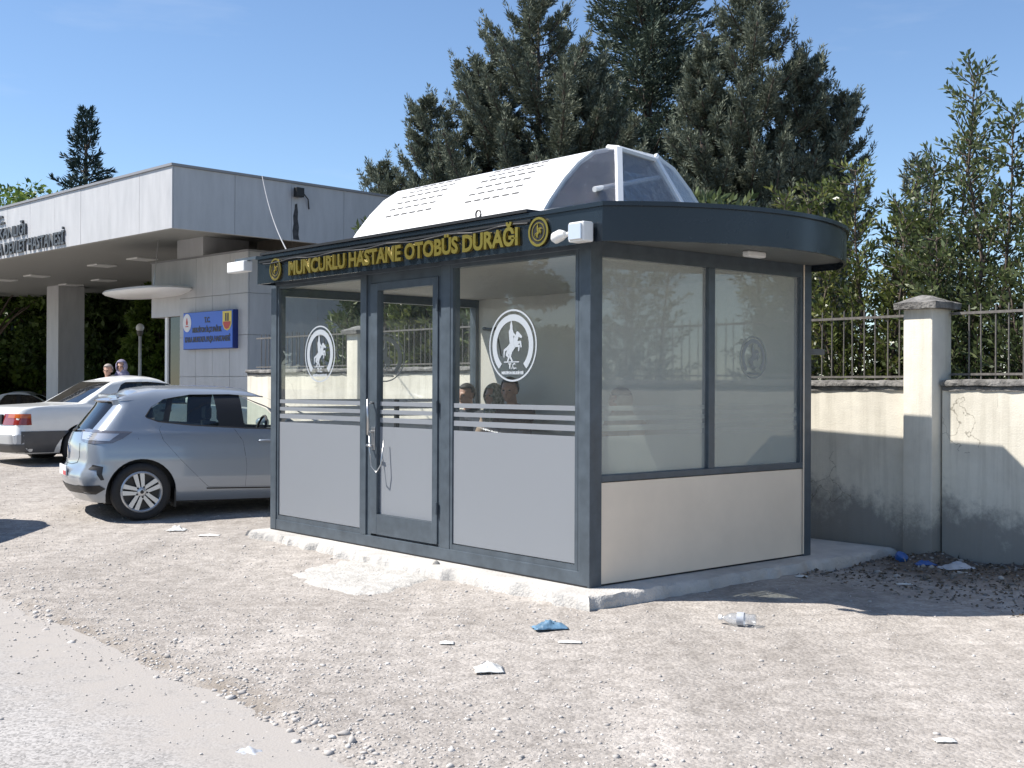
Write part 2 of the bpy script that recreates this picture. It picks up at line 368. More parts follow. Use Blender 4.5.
def gravel_mat():
    m, nt, out = nodemat('gravel_dirt'); L = nt.links.new
    tc = N(nt, 'ShaderNodeTexCoord'); vec = tc.outputs['Object']
    big = N(nt, 'ShaderNodeTexNoise', Scale=0.55, Detail=5.0, Roughness=0.6); L(vec, big.inputs['Vector'])
    mid = N(nt, 'ShaderNodeTexNoise', Scale=7.0, Detail=6.0, Roughness=0.7); L(vec, mid.inputs['Vector'])
    vor = N(nt, 'ShaderNodeTexVoronoi', Scale=46.0); L(vec, vor.inputs['Vector'])
    vor2 = N(nt, 'ShaderNodeTexVoronoi', Scale=120.0); L(vec, vor2.inputs['Vector'])
    r1 = N(nt, 'ShaderNodeValToRGB'); L(big.outputs['Fac'], r1.inputs[0])
    r1.color_ramp.elements[0].position = 0.35; r1.color_ramp.elements[0].color = (0.325, 0.299, 0.274, 1)
    r1.color_ramp.elements[1].position = 0.65; r1.color_ramp.elements[1].color = (0.415, 0.386, 0.357, 1)
    r2 = N(nt, 'ShaderNodeValToRGB'); L(mid.outputs['Fac'], r2.inputs[0])
    r2.color_ramp.elements[0].position = 0.33; r2.color_ramp.elements[0].color = (0.74, 0.73, 0.72, 1)
    r2.color_ramp.elements[1].position = 0.66; r2.color_ramp.elements[1].color = (1.14, 1.14, 1.14, 1)
    mx = N(nt, 'ShaderNodeMix', data_type='RGBA', blend_type='MULTIPLY'); mx.inputs['Factor'].default_value = 1.0
    L(r1.outputs[0], mx.inputs['A']); L(r2.outputs[0], mx.inputs['B'])
    # single grains keep their own tone
    sep = N(nt, 'ShaderNodeSeparateColor'); L(vor.outputs['Color'], sep.inputs[0])
    r3 = N(nt, 'ShaderNodeValToRGB'); L(sep.outputs[0], r3.inputs[0])
    r3.color_ramp.elements[0].position = 0.0; r3.color_ramp.elements[0].color = (0.80, 0.79, 0.78, 1)
    r3.color_ramp.elements[1].position = 1.0; r3.color_ramp.elements[1].color = (1.18, 1.18, 1.17, 1)
    mx2 = N(nt, 'ShaderNodeMix', data_type='RGBA', blend_type='MULTIPLY'); mx2.inputs['Factor'].default_value = 0.7
    L(mx.outputs['Result'], mx2.inputs['A']); L(r3.outputs[0], mx2.inputs['B'])
    tmp = N(nt, 'ShaderNodeMapping'); tmp.inputs['Rotation'].default_value = (0, 0, -0.7128); tmp.inputs['Scale'].default_value = (1.9, 0.16, 1.0); L(vec, tmp.inputs[0])
    tn = N(nt, 'ShaderNodeTexNoise', Scale=1.0, Detail=4.0, Roughness=0.6); L(tmp.outputs[0], tn.inputs['Vector'])
    tr_ = N(nt, 'ShaderNodeMapRange'); tr_.inputs[1].default_value = 0.3; tr_.inputs[2].default_value = 0.7; tr_.inputs[3].default_value = 0.84; tr_.inputs[4].default_value = 1.10; L(tn.outputs['Fac'], tr_.inputs[0])
    mxt = N(nt, 'ShaderNodeMix', data_type='RGBA', blend_type='MULTIPLY'); mxt.inputs['Factor'].default_value = 1.0; L(mx2.outputs['Result'], mxt.inputs['A']); L(tr_.outputs[0], mxt.inputs['B']); mx2 = mxt
    # dark leaf mould by the wall
    at = N(nt, 'ShaderNodeAttribute', attribute_name='mould'); 
    md = N(nt, 'ShaderNodeMath', operation='MULTIPLY_ADD'); L(mid.outputs['Fac'], md.inputs[0]); md.inputs[1].default_value = 1.6
    sb = N(nt, 'ShaderNodeMath', operation='SUBTRACT'); L(at.outputs['Fac'], sb.inputs[0]); sb.inputs[1].default_value = 0.85; L(sb.outputs[0], md.inputs[2])
    cl = N(nt, 'ShaderNodeMath', operation='MULTIPLY', use_clamp=True); L(md.outputs[0], cl.inputs[0]); L(at.outputs['Fac'], cl.inputs[1])
    mx3 = N(nt, 'ShaderNodeMix', data_type='RGBA'); L(cl.outputs[0], mx3.inputs['Factor']); L(mx2.outputs['Result'], mx3.inputs['A']); mx3.inputs['B'].default_value = (0.13, 0.108, 0.09, 1)
    ar = N(nt, 'ShaderNodeAttribute', attribute_name='rut')
    mxr = N(nt, 'ShaderNodeMix', data_type='RGBA'); L(ar.outputs['Fac'], mxr.inputs['Factor']); L(mx3.outputs['Result'], mxr.inputs['A']); mxr.inputs['B'].default_value = (0.20, 0.170, 0.138, 1)
    p = N(nt, 'ShaderNodeBsdfPrincipled', Roughness=0.95); p.inputs['Specular IOR Level'].default_value = 0.2
    L(mxr.outputs['Result'], p.inputs['Base Color'])
    b1 = N(nt, 'ShaderNodeBump', Strength=0.5, Distance=0.012); L(vor.outputs['Distance'], b1.inputs['Height']); b1.invert = True
    b2 = N(nt, 'ShaderNodeBump', Strength=0.4, Distance=0.004); L(vor2.outputs['Distance'], b2.inputs['Height']); L(b1.outputs[0], b2.inputs['Normal']); b2.invert = True
    b3 = N(nt, 'ShaderNodeBump', Strength=0.45, Distance=0.025); L(mid.outputs['Fac'], b3.inputs['Height']); L(b2.outputs[0], b3.inputs['Normal'])
    L(b3.outputs[0], p.inputs['Normal']); L(p.outputs[0], out.inputs[0]); return m
ground = tag(np_mesh('ground', V, F, gravel_mat(), smooth=True), kind='structure')
gu, gv = kiosk_uv(V[:, 0], V[:, 1])
mould = sstep(2.35, 3.1, gv+0.7*(fbm(V[:, 0]*1.5, V[:, 1]*1.5, 77, 3)-0.45))*sstep(0.05, -0.25, gu)*sstep(4.4, 3.6, gv)+sstep(4.0, 4.4, gv)*0.9
at = ground.data.attributes.new('mould', 'FLOAT', 'POINT'); at.data.foreach_set('value', mould.astype(np.float32))

rd_ = gv-ROAD_V+0.16*(fbm(gu*1.3, gv*0.4+3, 5, 3)-0.45)
rut = np.exp(-((rd_-0.14)/0.11)**2)*sstep(.40, .62, fbm(gu*1.6+4, gv*2.5, 63, 4))*sstep(4.5, 1.5, gu)*.85
at = ground.data.attributes.new('rut', 'FLOAT', 'POINT'); at.data.foreach_set('value', rut.astype(np.float32))

# worn, dusty road
def road_mat():
    m, nt, out = nodemat('dusty_asphalt'); L = nt.links.new
    tc = N(nt, 'ShaderNodeTexCoord'); vec = tc.outputs['Object']
    big = N(nt, 'ShaderNodeTexNoise', Scale=0.7, Detail=5.0); L(vec, big.inputs['Vector'])
    vor = N(nt, 'ShaderNodeTexVoronoi', Scale=85.0); L(vec, vor.inputs['Vector'])
    fine = N(nt, 'ShaderNodeTexNoise', Scale=28.0, Detail=6.0, Roughness=0.75); L(vec, fine.inputs['Vector'])
    r1 = N(nt, 'ShaderNodeValToRGB'); L(big.outputs['Fac'], r1.inputs[0])
    r1.color_ramp.elements[0].position = 0.35; r1.color_ramp.elements[0].color = (0.272, 0.258, 0.244, 1)
    r1.color_ramp.elements[1].position = 0.65; r1.color_ramp.elements[1].color = (0.328, 0.314, 0.300, 1)
    sep = N(nt, 'ShaderNodeSeparateColor'); L(vor.outputs['Color'], sep.inputs[0])
    ad = N(nt, 'ShaderNodeMath', operation='MULTIPLY_ADD'); L(sep.outputs[0], ad.inputs[0]); ad.inputs[1].default_value = 0.62; L(fine.outputs['Fac'], ad.inputs[2])
    r3 = N(nt, 'ShaderNodeValToRGB'); L(ad.outputs[0], r3.inputs[0])
    r3.color_ramp.elements[0].position = 0.35; r3.color_ramp.elements[0].color = (0.56, 0.56, 0.56, 1)
    r3.color_ramp.elements[1].position = 1.0; r3.color_ramp.elements[1].color = (1.32, 1.32, 1.32, 1)
    mx = N(nt, 'ShaderNodeMix', data_type='RGBA', blend_type='MULTIPLY'); mx.inputs['Factor'].default_value = 1.0
    L(r1.outputs[0], mx.inputs['A']); L(r3.outputs[0], mx.inputs['B'])
    p = N(nt, 'ShaderNodeBsdfPrincipled', Roughness=0.9); p.inputs['Specular IOR Level'].default_value = 0.25
    at = N(nt, 'ShaderNodeAttribute', attribute_name='dust')
    dn = N(nt, 'ShaderNodeTexNoise', Scale=5.0, Detail=6.0, Roughness=0.7); L(vec, dn.inputs['Vector'])
    d1 = N(nt, 'ShaderNodeMath', operation='MULTIPLY_ADD'); L(dn.outputs['Fac'], d1.inputs[0]); d1.inputs[1].default_value = 2.2
    d2 = N(nt, 'ShaderNodeMath', operation='SUBTRACT'); L(at.outputs['Fac'], d2.inputs[0]); d2.inputs[1].default_value = 1.35; L(d2.outputs[0], d1.inputs[2])
    d3 = N(nt, 'ShaderNodeMath', operation='MULTIPLY', use_clamp=True); L(d1.outputs[0], d3.inputs[0]); d3.inputs[1].default_value = 1.3
    mxd = N(nt, 'ShaderNodeMix', data_type='RGBA'); L(d3.outputs[0], mxd.inputs['Factor']); L(mx.outputs['Result'], mxd.inputs['A']); mxd.inputs['B'].default_value = (0.355, 0.330, 0.304, 1)
    L(mxd.outputs['Result'], p.inputs['Base Color'])
    b1 = N(nt, 'ShaderNodeBump', Strength=0.25, Distance=0.004); L(vor.outputs['Distance'], b1.inputs['Height']); b1.invert = True
    b2 = N(nt, 'ShaderNodeBump', Strength=0.25, Distance=0.008); L(fine.outputs['Fac'], b2.inputs['Height']); L(b1.outputs[0], b2.inputs['Normal'])
    L(b2.outputs[0], p.inputs['Normal']); L(p.outputs[0], out.inputs[0]); return m
ru = np.concatenate([np.linspace(-120, -8, 40), np.arange(-7.8, 14, 0.2), np.linspace(14.5, 160, 60)])
rv = np.concatenate([np.array([-11.2, -10.5]), np.arange(-10, ROAD_V+0.22, 0.1)])
RU, RV = np.meshgrid(ru, rv)
c, s = math.cos(KYAW), math.sin(KYAW)
RX = KORG.x+c*RV-s*RU; RY = KORG.y+s*RV+c*RU
RZ = 0.30*sstep(9.8, 22.0, RY)-0.57*sstep(26.0, 46.0, RY)-0.022+0.006*(fbm(RX*0.9, RY*0.9, 51, 3)-0.45)
V = np.stack([RX.ravel(), RY.ravel(), RZ.ravel()], 1); nx, ny = len(ru), len(rv)
I = (np.arange(ny-1)[:, None]*nx+np.arange(nx-1)[None, :]).ravel(); F = np.stack([I, I+1, I+nx+1, I+nx], 1)
road = tag(np_mesh('road', V, F, road_mat(), smooth=True), kind='structure')
dust = sstep(-1.15, -0.05, RV.ravel()-ROAD_V)
at = road.data.attributes.new('dust', 'FLOAT', 'POINT'); at.data.foreach_set('value', dust.astype(np.float32))

# ------------------------------------------------------------------ plinth and spill
def plinth():
    b = empty('concrete_plinth', K2W(0, 0, -0.12), KYAW, 'rough concrete plinth slab under the glazed bus stop kiosk', 'plinth')
    # outline in (v,u) with broken edges
    pts = []
    def edge(p, q, n, amp, seed):
        for i in range(n):
            t = i/n; x = p[0]+(q[0]-p[0])*t; y = p[1]+(q[1]-p[1])*t
            d = (fbm(np.array([i*0.13]), np.array([seed*1.0]), 9, 4)[0]-0.47)*amp
            nx, ny = (q[1]-p[1]), -(q[0]-p[0]); l = math.hypot(nx, ny)
            pts.append((x+nx/l*d, y+ny/l*d))
    edge((-0.25, -0.26), (-0.21, 4.60), 240, 0.13, 1)
    edge((-0.21, 4.60), (3.62, 4.60), 12, 0.03, 2)
    edge((3.62, 4.60), (3.62, -0.20), 12, 0.0, 3)
    edge((3.62, -0.20), (-0.25, -0.26), 180, 0.07, 4)
    n = len(pts); vs = []; fs = []
    cx, cy = 1.7, 2.3
    rings = [(0.02, -0.10), (0.012, 0.02), (0.0, 0.085), (-0.02, 0.113), (-0.06, 0.120)]
    for k, (o, z) in enumerate(rings):
        for i, (x, y) in enumerate(pts):
            l = math.hypot(x-cx, y-cy); j = (fbm(np.array([i*0.21]), np.array([k*0.9]), 12, 4)[0]-0.42)*((.09, .06, .03, .012, .0)[k])
            vs.append((x+(x-cx)/l*(o+j), y+(y-cy)/l*(o+j), z+(0.035*(fbm(np.array([i*0.17]), np.array([5.0+k]), 3, 4)[0]-0.45) if 0 < k < 4 else 0)))
    for k in range(len(rings)-1):
        for i in range(n): j = (i+1) % n; fs.append((k*n+i, k*n+j, (k+1)*n+j, (k+1)*n+i))
    fs.append([(len(rings)-1)*n+i for i in range(n)])
    mb = MB(); mb.add(vs, fs); m = paint('plinth_concrete', (0.48, 0.46, 0.43), 0.9, var=0.18, scale=3.5, bump=0.6, bscale=55, detail=8)
    mb.build('slab', m, b, smooth=True, angle=40)
    return b
plinth()
def blob(name, outline, z, h, m, label, cat, seed=1, sub=14, dome=0.5):
    """a low lump with an irregular outline, world xy"""
    n = len(outline); cx = sum(p[0] for p in outline)/n; cy = sum(p[1] for p in outline)/n
    vs = []; fs = []; R = 10
    fine = []
    for i in range(n):
        p, q = outline[i], outline[(i+1) % n]
        for k in range(sub):
            t = k/sub; x = p[0]+(q[0]-p[0])*t; y = p[1]+(q[1]-p[1])*t
            j = (fbm(np.array([x*9.0]), np.array([y*9.0]), seed, 3)[0]-0.45)*0.35
            fine.append((x+(x-cx)*j, y+(y-cy)*j))
    nn = len(fine)
    for r in range(R+1):
        f = 1-r/(R+1)
        for x, y in fine:
            X = cx+(x-cx)*f; Y = cy+(y-cy)*f
            e = min(1, (1-f)/dome)
            zz = gz(X, Y)+z+h*(1-(1-e)**2)*(0.65+0.7*fbm(np.array([X*8]), np.array([Y*8]), seed+5, 3)[0])
            if r == 0: zz -= 0.03
            vs.append((X-cx, Y-cy, zz-gz(cx, cy)))
    for r in range(R):
        for i in range(nn): j = (i+1) % nn; fs.append((r*nn+i, r*nn+j, (r+1)*nn+j, (r+1)*nn+i))
    fs.append([R*nn+i for i in range(nn)])
    mb = MB(); mb.add(vs, fs); o = mb.build(name, m, None, smooth=True); o.location = (cx, cy, gz(cx, cy))
    return tag(o, label, cat)
paint('spill_concrete', (0.52, 0.505, 0.475), 0.95, col2=(0.36, 0.345, 0.32), scale=11, bump=0.8, bscale=40, detail=10)
blob('concrete_spill', [(-1.82, 9.62), (-1.52, 9.0), (-1.12, 8.62), (-0.84, 8.72), (-0.62, 9.12), (-0.60, 9.48), (-0.95, 9.95), (-1.45, 10.3)], 0.0, 0.022, M['spill_concrete'], 'flat white spill of dried concrete in front of the kiosk door', 'concrete spill', 4)

# ------------------------------------------------------------------ the kiosk
KX, KY, KH = 2.63, 4.49, 2.452      # depth (v), length (u), soffit height
kiosk = empty('bus_stop_kiosk', KORG, KYAW, 'dark grey glazed bus stop kiosk with gold lettering and a white vaulted skylight', 'bus stop')
A = M['anthracite']; G = M['gasket']
def kpost(name, x0, x1, y0, y1, z0, z1, m=A, bev=0.004):
    return MB().box(x0, x1, y0, y1, z0, z1, 0, bev).build(name, m, kiosk)
# corner posts
kpost('corner_post', 0.0, 0.120, 0.0, 0.105, 0.0, KH)
kpost('corner_post', 0.0, 0.105, KY-0.105, KY, 0.0, KH)
kpost('corner_post', KX-0.105, KX, 0.0, 0.105, 0.0, KH)
kpost('corner_post', KX-0.105, KX, KY-0.105, KY, 0.0, KH)
# front rails and mullions (x is depth: front face at 0)
kpost('bottom_rail', 0.004, 0.10, 0.105, KY-0.105, 0.0, 0.105)
kpost('top_rail', 0.004, 0.10, 0.105, KY-0.105, 2.398, KH)
kpost('mullion', 0.006, 0.10, 1.615, 1.735, 0.105, 2.398)
kpost('mullion', 0.002, 0.10, 2.815, 2.890, 0.105, 2.398)
def pane_frame(y0, y1, z0, z1, w=0.030, x0=0.012, x1=0.085):
    mb = MB()
    mb.box(x0, x1, y0, y0+w, z0, z1); mb.box(x0, x1, y1-w, y1, z0, z1)
    mb.box(x0+.001, x1-.001, y0+w, y1-w, z0, z0+w+0.012); mb.box(x0+.001, x1-.001, y0+w, y1-w, z1-w, z1)
    return mb.build('window_frame', A, kiosk)
# emblem: ring, horseshoe and a rider on a rearing horse, cut from white film
def ring2d(r0, r1, a0=0, a1=2*math.pi, n=48):
    full = abs(a1-a0-2*math.pi) < 1e-6
    o = []; i = []
    for k in range(n+1):
        t = a0+(a1-a0)*k/n; o.append((r1*math.cos(t), r1*math.sin(t))); i.append((r0*math.cos(t), r0*math.sin(t)))
    return o, i
def stroke(a, b, ra, rb, n=7):
    """a tapered round-ended stroke as a polygon"""
    t = math.atan2(b[1]-a[1], b[0]-a[0]); o = []
    for k in range(n+1): q = t+math.pi/2+math.pi*k/n; o.append((a[0]+ra*math.cos(q), a[1]+ra*math.sin(q)))
    for k in range(n+1): q = t-math.pi/2+math.pi*k/n; o.append((b[0]+rb*math.cos(q), b[1]+rb*math.sin(q)))
    return o
HORSE = [stroke(*q) for q in [
    ((-.12, -.14), (.10, .06), .125, .115), ((-.14, -.16), (-.24, -.28), .085, .045), ((-.24, -.28), (-.15, -.36), .04, .026), ((-.15, -.36), (-.20, -.45), .026, .03),
    ((-.08, -.2), (-.10, -.33), .07, .035), ((-.10, -.33), (-.02, -.45), .032, .03), ((.10, .08), (.22, .27), .10, .06), ((.21, .29), (.36, .20), .062, .036),
    ((.16, .03), (.33, .06), .05, .032), ((.33, .06), (.36, -.07), .03, .026), ((.13, -.03), (.28, -.05), .045, .03), ((.28, -.05), (.26, -.17), .028, .024),
    ((-.20, -.10), (-.34, -.16), .04, .035), ((-.34, -.16), (-.36, -.36), .035, .012), ((-.03, .10), (.06, -.10), .05, .03),
    ((-.04, .10), (-.06, .34), .085, .095), ((-.05, .44), (-.05, .47), .055, .05), ((-.05, .50), (-.05, .66), .055, .008), ((-.02, .33), (.13, .22), .035, .028)]]
def emblem(parent, fx, cy, cz, r, m, name='emblem', sgn=-1, t=0.0015, lower=True, horse=True):
    """fx(y, z, k) maps the flat sign to 3d; sgn mirrors it so that it reads from outside"""
    mb = MB()
    def ann(r0, r1, a0, a1, n=56):
        o, i = ring2d(r0, r1, a0, a1, n)
        for k in range(n):
            q = [o[k], o[k+1], i[k+1], i[k]]
            mb.prism([(cy+sgn*p[0], cz+p[1]) for p in q], fx)
    ann(r*0.95, r, 0, 2*math.pi)
    ann(r*0.68, r*0.86, rad(-48), rad(228))
    if horse:
        for q, st in enumerate(HORSE):
            e = 0.00006*(q+1)
            mb.prism([(cy+sgn*p[0]*r, cz+p[1]*r+0.03*r) for p in st], lambda p, t, e=e: fx(p, t, e))
        mb.prism([(cy+sgn*p[0]*r, cz+p[1]*r) for p in [(-.36, -.47), (.28, -.47), (.28, -.44), (-.36, -.44)]], fx)
    o = mb.build(name, m, parent)
    if lower:
        for s, h, z, w in (('T.C.', 0.15, -0.64, 0.34), ('MERZİFON BELEDİYESİ', 0.07, -0.79, 0.92)):
            me = text_mesh('emblem_text', s, h*r*1.4, m, parent, extrude=0.0, offset=0.002, align='CENTER', width=w*r)
            for v in me.data.vertices:
                x, y = v.co.x, v.co.y
                v.co = Vector(fx((cy+sgn*x, cz+z*r+y), 0))
    return o
def front_pane(y0, y1, frame=True):
    if frame: pane_frame(y0, y1, 0.105, 2.398)
    w = 0.032
    g = MB().box(0.026, 0.032, y0+w-.006, y1-w+.006, 0.15, 2.370).build('window_pane', M['window_glass'], kiosk)
    fm = MB()
    for z0, z1 in ((0.155, 1.063), (1.10, 1.142), (1.175, 1.21), (1.246, 1.282)):
        fm.box(0.0225, 0.0245, y0+w, y1-w, z0, z1)
    fm.build('frosted_film', M['frost'], g)
    return g
g1 = front_pane(0.105+.03, 1.615)
emblem(g1, lambda p, t, e=0: (0.0210-e+0.0015*t, p[0], p[1]), 0.86, 1.73, 0.275, M['decal_white'])
g2 = front_pane(2.890, KY-0.105)
emblem(g2, lambda p, t, e=0: (0.0210-e+0.0015*t, p[0], p[1]), 3.612, 1.715, 0.265, M['decal_white'])
kpost('mullion', 0.012, 0.09, 0.105, 0.135, 0.105, 2.398)
# door leaf
door = MB()
door.box(0.006, 0.075, 1.780, 1.850, 0.125, 2.315, 0, .004); door.box(0.006, 0.075, 2.650, 2.752, 0.125, 2.315, 0, .004)
door.box(0.008, 0.073, 1.850, 2.650, 0.125, 0.300); door.box(0.008, 0.073, 1.850, 2.650, 2.250, 2.315)
door = door.build('door', A, kiosk)
MB().box(0.02, 0.08, 1.735, 1.778, 0.105, 2.398).box(0.02, 0.08, 2.754, 2.815, 0.105, 2.398).box(0.021, 0.079, 1.778, 2.754, 2.318, 2.398).build('door_jamb', A, kiosk)
dg = MB().box(0.044, 0.050, 1.846, 2.654, 0.296, 2.254).build('door_glass', M['window_glass'], door)
fm = MB()
for z0, z1 in ((0.302, 1.063), (1.10, 1.142), (1.175, 1.21), (1.246, 1.282)): fm.box(0.0405, 0.0425, 1.852, 2.648, z0, z1)
fm.build('frosted_film', M['frost'], door)
hd = MB(); hd.tube([(-0.05, 2.70, 0.99), (-0.055, 2.70, 1.30)], 0.012); hd.tube([(0.01, 2.70, 1.02), (-0.05, 2.70, 1.02)], 0.010); hd.tube([(0.01, 2.70, 1.27), (-0.05, 2.70, 1.27)], 0.010)
hd.tube([(0.0, 2.715, 0.90), (-0.05, 2.715, 0.90), (-0.055, 2.64, 0.895)], 0.011)
hd.tube([(-0.045, 2.69, 0.99), (-0.06, 2.66, 0.86), (-0.06, 2.63, 0.72), (-0.05, 2.57, 0.67), (-0.03, 2.53, 0.74), (0.0, 2.53, 0.95)], 0.006)
hd.build('handle', M['steel'], door, smooth=True)
for hz in (0.42, 1.25, 2.08): MB().tube([(-.002, 1.777, hz-.05), (-.002, 1.777, hz+.05)], .011, 10).build('hinge', M['anthracite'], door, smooth=True, angle=40)
MB().box(0.0, 0.006, 2.672, 2.722, 0.86, 1.06, 0, .002).build('lock_plate', M['steel'], door)
MB().box(0.085, 0.12, 2.47, 2.50, 0.40, 1.30).build('closer_bar', M['black'], door)
# right side: sandwich panel below, two panes above (y is 0 at this face)
MB().box(0.120, KX-0.105, 0.010, 0.060, 0.015, 0.735).build('lower_panel', M['beige_panel'], kiosk)
MB().box(0.0, KX, 0.02, KY-0.02, 0.0, 0.012).build('sill_gasket', G, kiosk)
MB().box(0.120, KX-0.105, 0.0, 0.07, 0.742, 0.79, 0, .004).build('side_rail', A, kiosk)
MB().box(0.120, KX-0.105, 0.003, 0.07, 2.345, KH).build('side_rail', A, kiosk)
MB().box(1.290, 1.365, 0.002, 0.07, 0.79, 2.345, 0, .004).build('mullion', A, kiosk)
MB().box(0.120, 0.128, 0.012, 0.07, 0.79, 2.345).build('side_stile', A, kiosk); MB().box(KX-0.15, KX-0.105, 0.006, 0.07, 0.79, 2.345).build('side_stile', A, kiosk)
MB().box(KX-0.118, KX-0.106, -0.006, 0.0, 0.02, KH).build('corner_strip', M['beige_panel'], kiosk)
for i, (a, b) in enumerate(((0.128, 1.290), (1.365, KX-0.15))):
    g = MB().box(a-.004, b+.004, 0.036, 0.042, 0.785, 2.35).build('window_pane', M['side_glass'], kiosk)
    fm = MB()
    for z0, z1 in ((0.792, 1.063), (1.10, 1.142), (1.175, 1.21), (1.246, 1.282)): fm.box(a, b, 0.0445, 0.0465, z0, z1)
    fm.build('frosted_film', M['frost_side'], g)
    if i == 1: emblem(g, lambda p, t, e=0: (p[0], 0.0335-e+0.001*t, p[1]), 1.885, 1.66, 0.172, M['emblem_image_grey'], sgn=1)  # light-cast image of another pane's emblem, painted on this one in grey
# left end: glazed
MB().box(0.105, KX-0.105, KY-0.10, KY-0.004, 0.0, 0.12).build('end_rail', A, kiosk); MB().box(0.105, KX-0.105, KY-0.10, KY-0.004, 2.30, KH).build('end_rail', A, kiosk)
g = MB().box(0.10, KX-0.10, KY-0.056, KY-0.050, 0.115, 2.305).build('window_pane', M['window_glass'], kiosk)
fm = MB()
for z0, z1 in ((0.122, 1.063), (1.10, 1.142), (1.175, 1.21), (1.246, 1.282)): fm.box(0.106, KX-0.106, KY-0.060, KY-0.058, z0, z1)
fm.build('frosted_film', M['frost'], g)
emblem(g, lambda p, t, e=0: (p[0], KY-0.063-e+0.001*t, p[1]), 1.32, 1.72, 0.26, M['decal_white'], sgn=-1)
# back wall, floor, ceiling
MB().box(KX-0.06, KX-0.012, 0.105, KY-0.105, 0.012, KH).build('back_panel', M['inner_panel'], kiosk)
MB().box(0.10, KX-0.06, 0.07, KY-0.10, 0.012, 0.03).build('floor', M['tile_floor'], kiosk)
MB().box(0.10, KX-0.06, 0.07, KY-0.105, 2.385, 2.405).build('ceiling', M['ceiling_panel'], kiosk)
# roof: fascia along the front, bowed rim round the right end
RC = (1.20, 1.10); RR = 1.99           # circle centre (v, u) and radius of the bow
FV = -0.20                               # front of the fascia
def rim_pts(r, n=44):
    out = []
    a0 = math.asin((FV-RC[0])/RR); a1 = math.asin((KX+0.02-RC[0])/RR)
    for k in range(n+1):
        t = a0+(a1-a0)*k/n
        out.append((RC[0]+r*math.sin(t), RC[1]-r*math.cos(t)))
    return out
LEFT = 4.40
ZL, ZT = 2.40, 2.665
# outline of the roof in plan (v,u), ccw: front-left -> front right -> bow -> back right -> back left
def roof_outline(inset=0.0):
    p = rim_pts(RR-inset)
    return [(FV+inset, LEFT)]+p+[(KX+0.02, KY)]
def loft(rings, closed=True):
    n = len(rings[0]); vs = [q for r in rings for q in r]; fs = []
    for k in range(len(rings)-1):
        for i in range(n if closed else n-1): j = (i+1) % n; fs.append((k*n+i, k*n+j, (k+1)*n+j, (k+1)*n+i))
    return vs, fs
o0 = roof_outline(0.0); oi = roof_outline(0.025)
mb = MB()
v_, f_ = loft([[(x, y, ZL+0.09) for x, y in oi], [(x, y, ZL) for x, y in oi], [(x, y, ZL) for x, y in o0], [(x, y, ZT-0.03) for x, y in o0]]); mb.add(v_, f_)
ob = roof_outline(-0.022)
v_, f_ = loft([[(x, y, ZT-0.03) for x, y in o0], [(x, y, ZT-0.03) for x, y in ob], [(x, y, ZT) for x, y in ob], [(x, y, ZT+0.003) for x, y in oi]]); mb.add(v_, f_)
mb.build('fascia', M['canopy_paint'], kiosk, smooth=True, angle=30)
# soffit above the lip, roof deck rising to the skylight kerb
MB().prism(oi, lambda p, t: (p[0], p[1], 2.454+0.03*t)).build('soffit', M['soffit'], kiosk)
SK0, SK1, SKL, SKR = 0.32, 2.42, 3.68, 0.94
mid = [(max(SK0-.02, min(SK1+.02, x)), max(SKR-.35, min(SKL+.02, y))) for x, y in oi]
def zr(x, y=1.0): return ZT+0.215*max(0, min(1, (x+.2)/2.6))*max(.12, min(1, (y+.75)/1.1))          # the roof falls from the wall side to the front
ou = roof_outline(0.07)
v_, f_ = loft([[(x, y, ZT-0.01) for x, y in oi], [(x, y, ZT-0.012) for x, y in ou], [(x, y, zr(x, y)+.006) for x, y in ou], [(m[0], m[1], max(zr(m[0])+.01, ZT+0.12)) for m in mid]])
mb = MB(); mb.add(v_, f_); n = len(oi); mb.add([(m[0], m[1], max(zr(m[0])+.01, ZT+0.12)) for m in mid], [list(range(n))])
mb.build('roof_deck', M['canopy_paint'], kiosk, smooth=True, angle=30)
# soffit lamp on the bow
lm = MB().box(1.32, 1.53, -0.36, -0.29, 2.408, 2.453, 0, 0.012).build('soffit_lamp', M['white_plastic'], kiosk)
# skylight: white perforated vault, glazed right end
SZ = ZT+0.165
PROF = [(0.385, SZ-.05), (0.47, 2.90), (0.62, 3.08), (0.78, 3.235), (0.95, 3.345), (1.15, 3.40), (1.36, 3.42), (1.74, 3.405), (1.95, 3.33), (2.17, 3.16), (2.38, 2.95), (2.50, SZ-.05)]
def vault(y0, y1, th=0.02):
    mb = MB(); cx, cz = 1.36, 2.80
    inn = [(p[0]+(cx-p[0])*th*1.2, p[1]-(p[1]-SZ)*th*1.0-0.004) for p in PROF]
    loop = PROF+inn[::-1]
    mb.prism(loop, lambda p, t: (p[0], y0+(y1-y0)*t, p[1])); return mb
vt = vault(1.02, SKL).build('skylight', M['white_paint'], kiosk, smooth=True, angle=25)
def prof_at(t):
    """point and tangent on the profile by arc fraction"""
    seg = [math.dist(PROF[i], PROF[i+1]) for i in range(len(PROF)-1)]; L = sum(seg)*t
    for i, s_ in enumerate(seg):
        if L <= s_: break
        L -= s_
    a, b = PROF[i], PROF[i+1]; k = L/seg[i]
    return (a[0]+(b[0]-a[0])*k, a[1]+(b[1]-a[1])*k), ((b[0]-a[0])/seg[i], (b[1]-a[1])/seg[i])
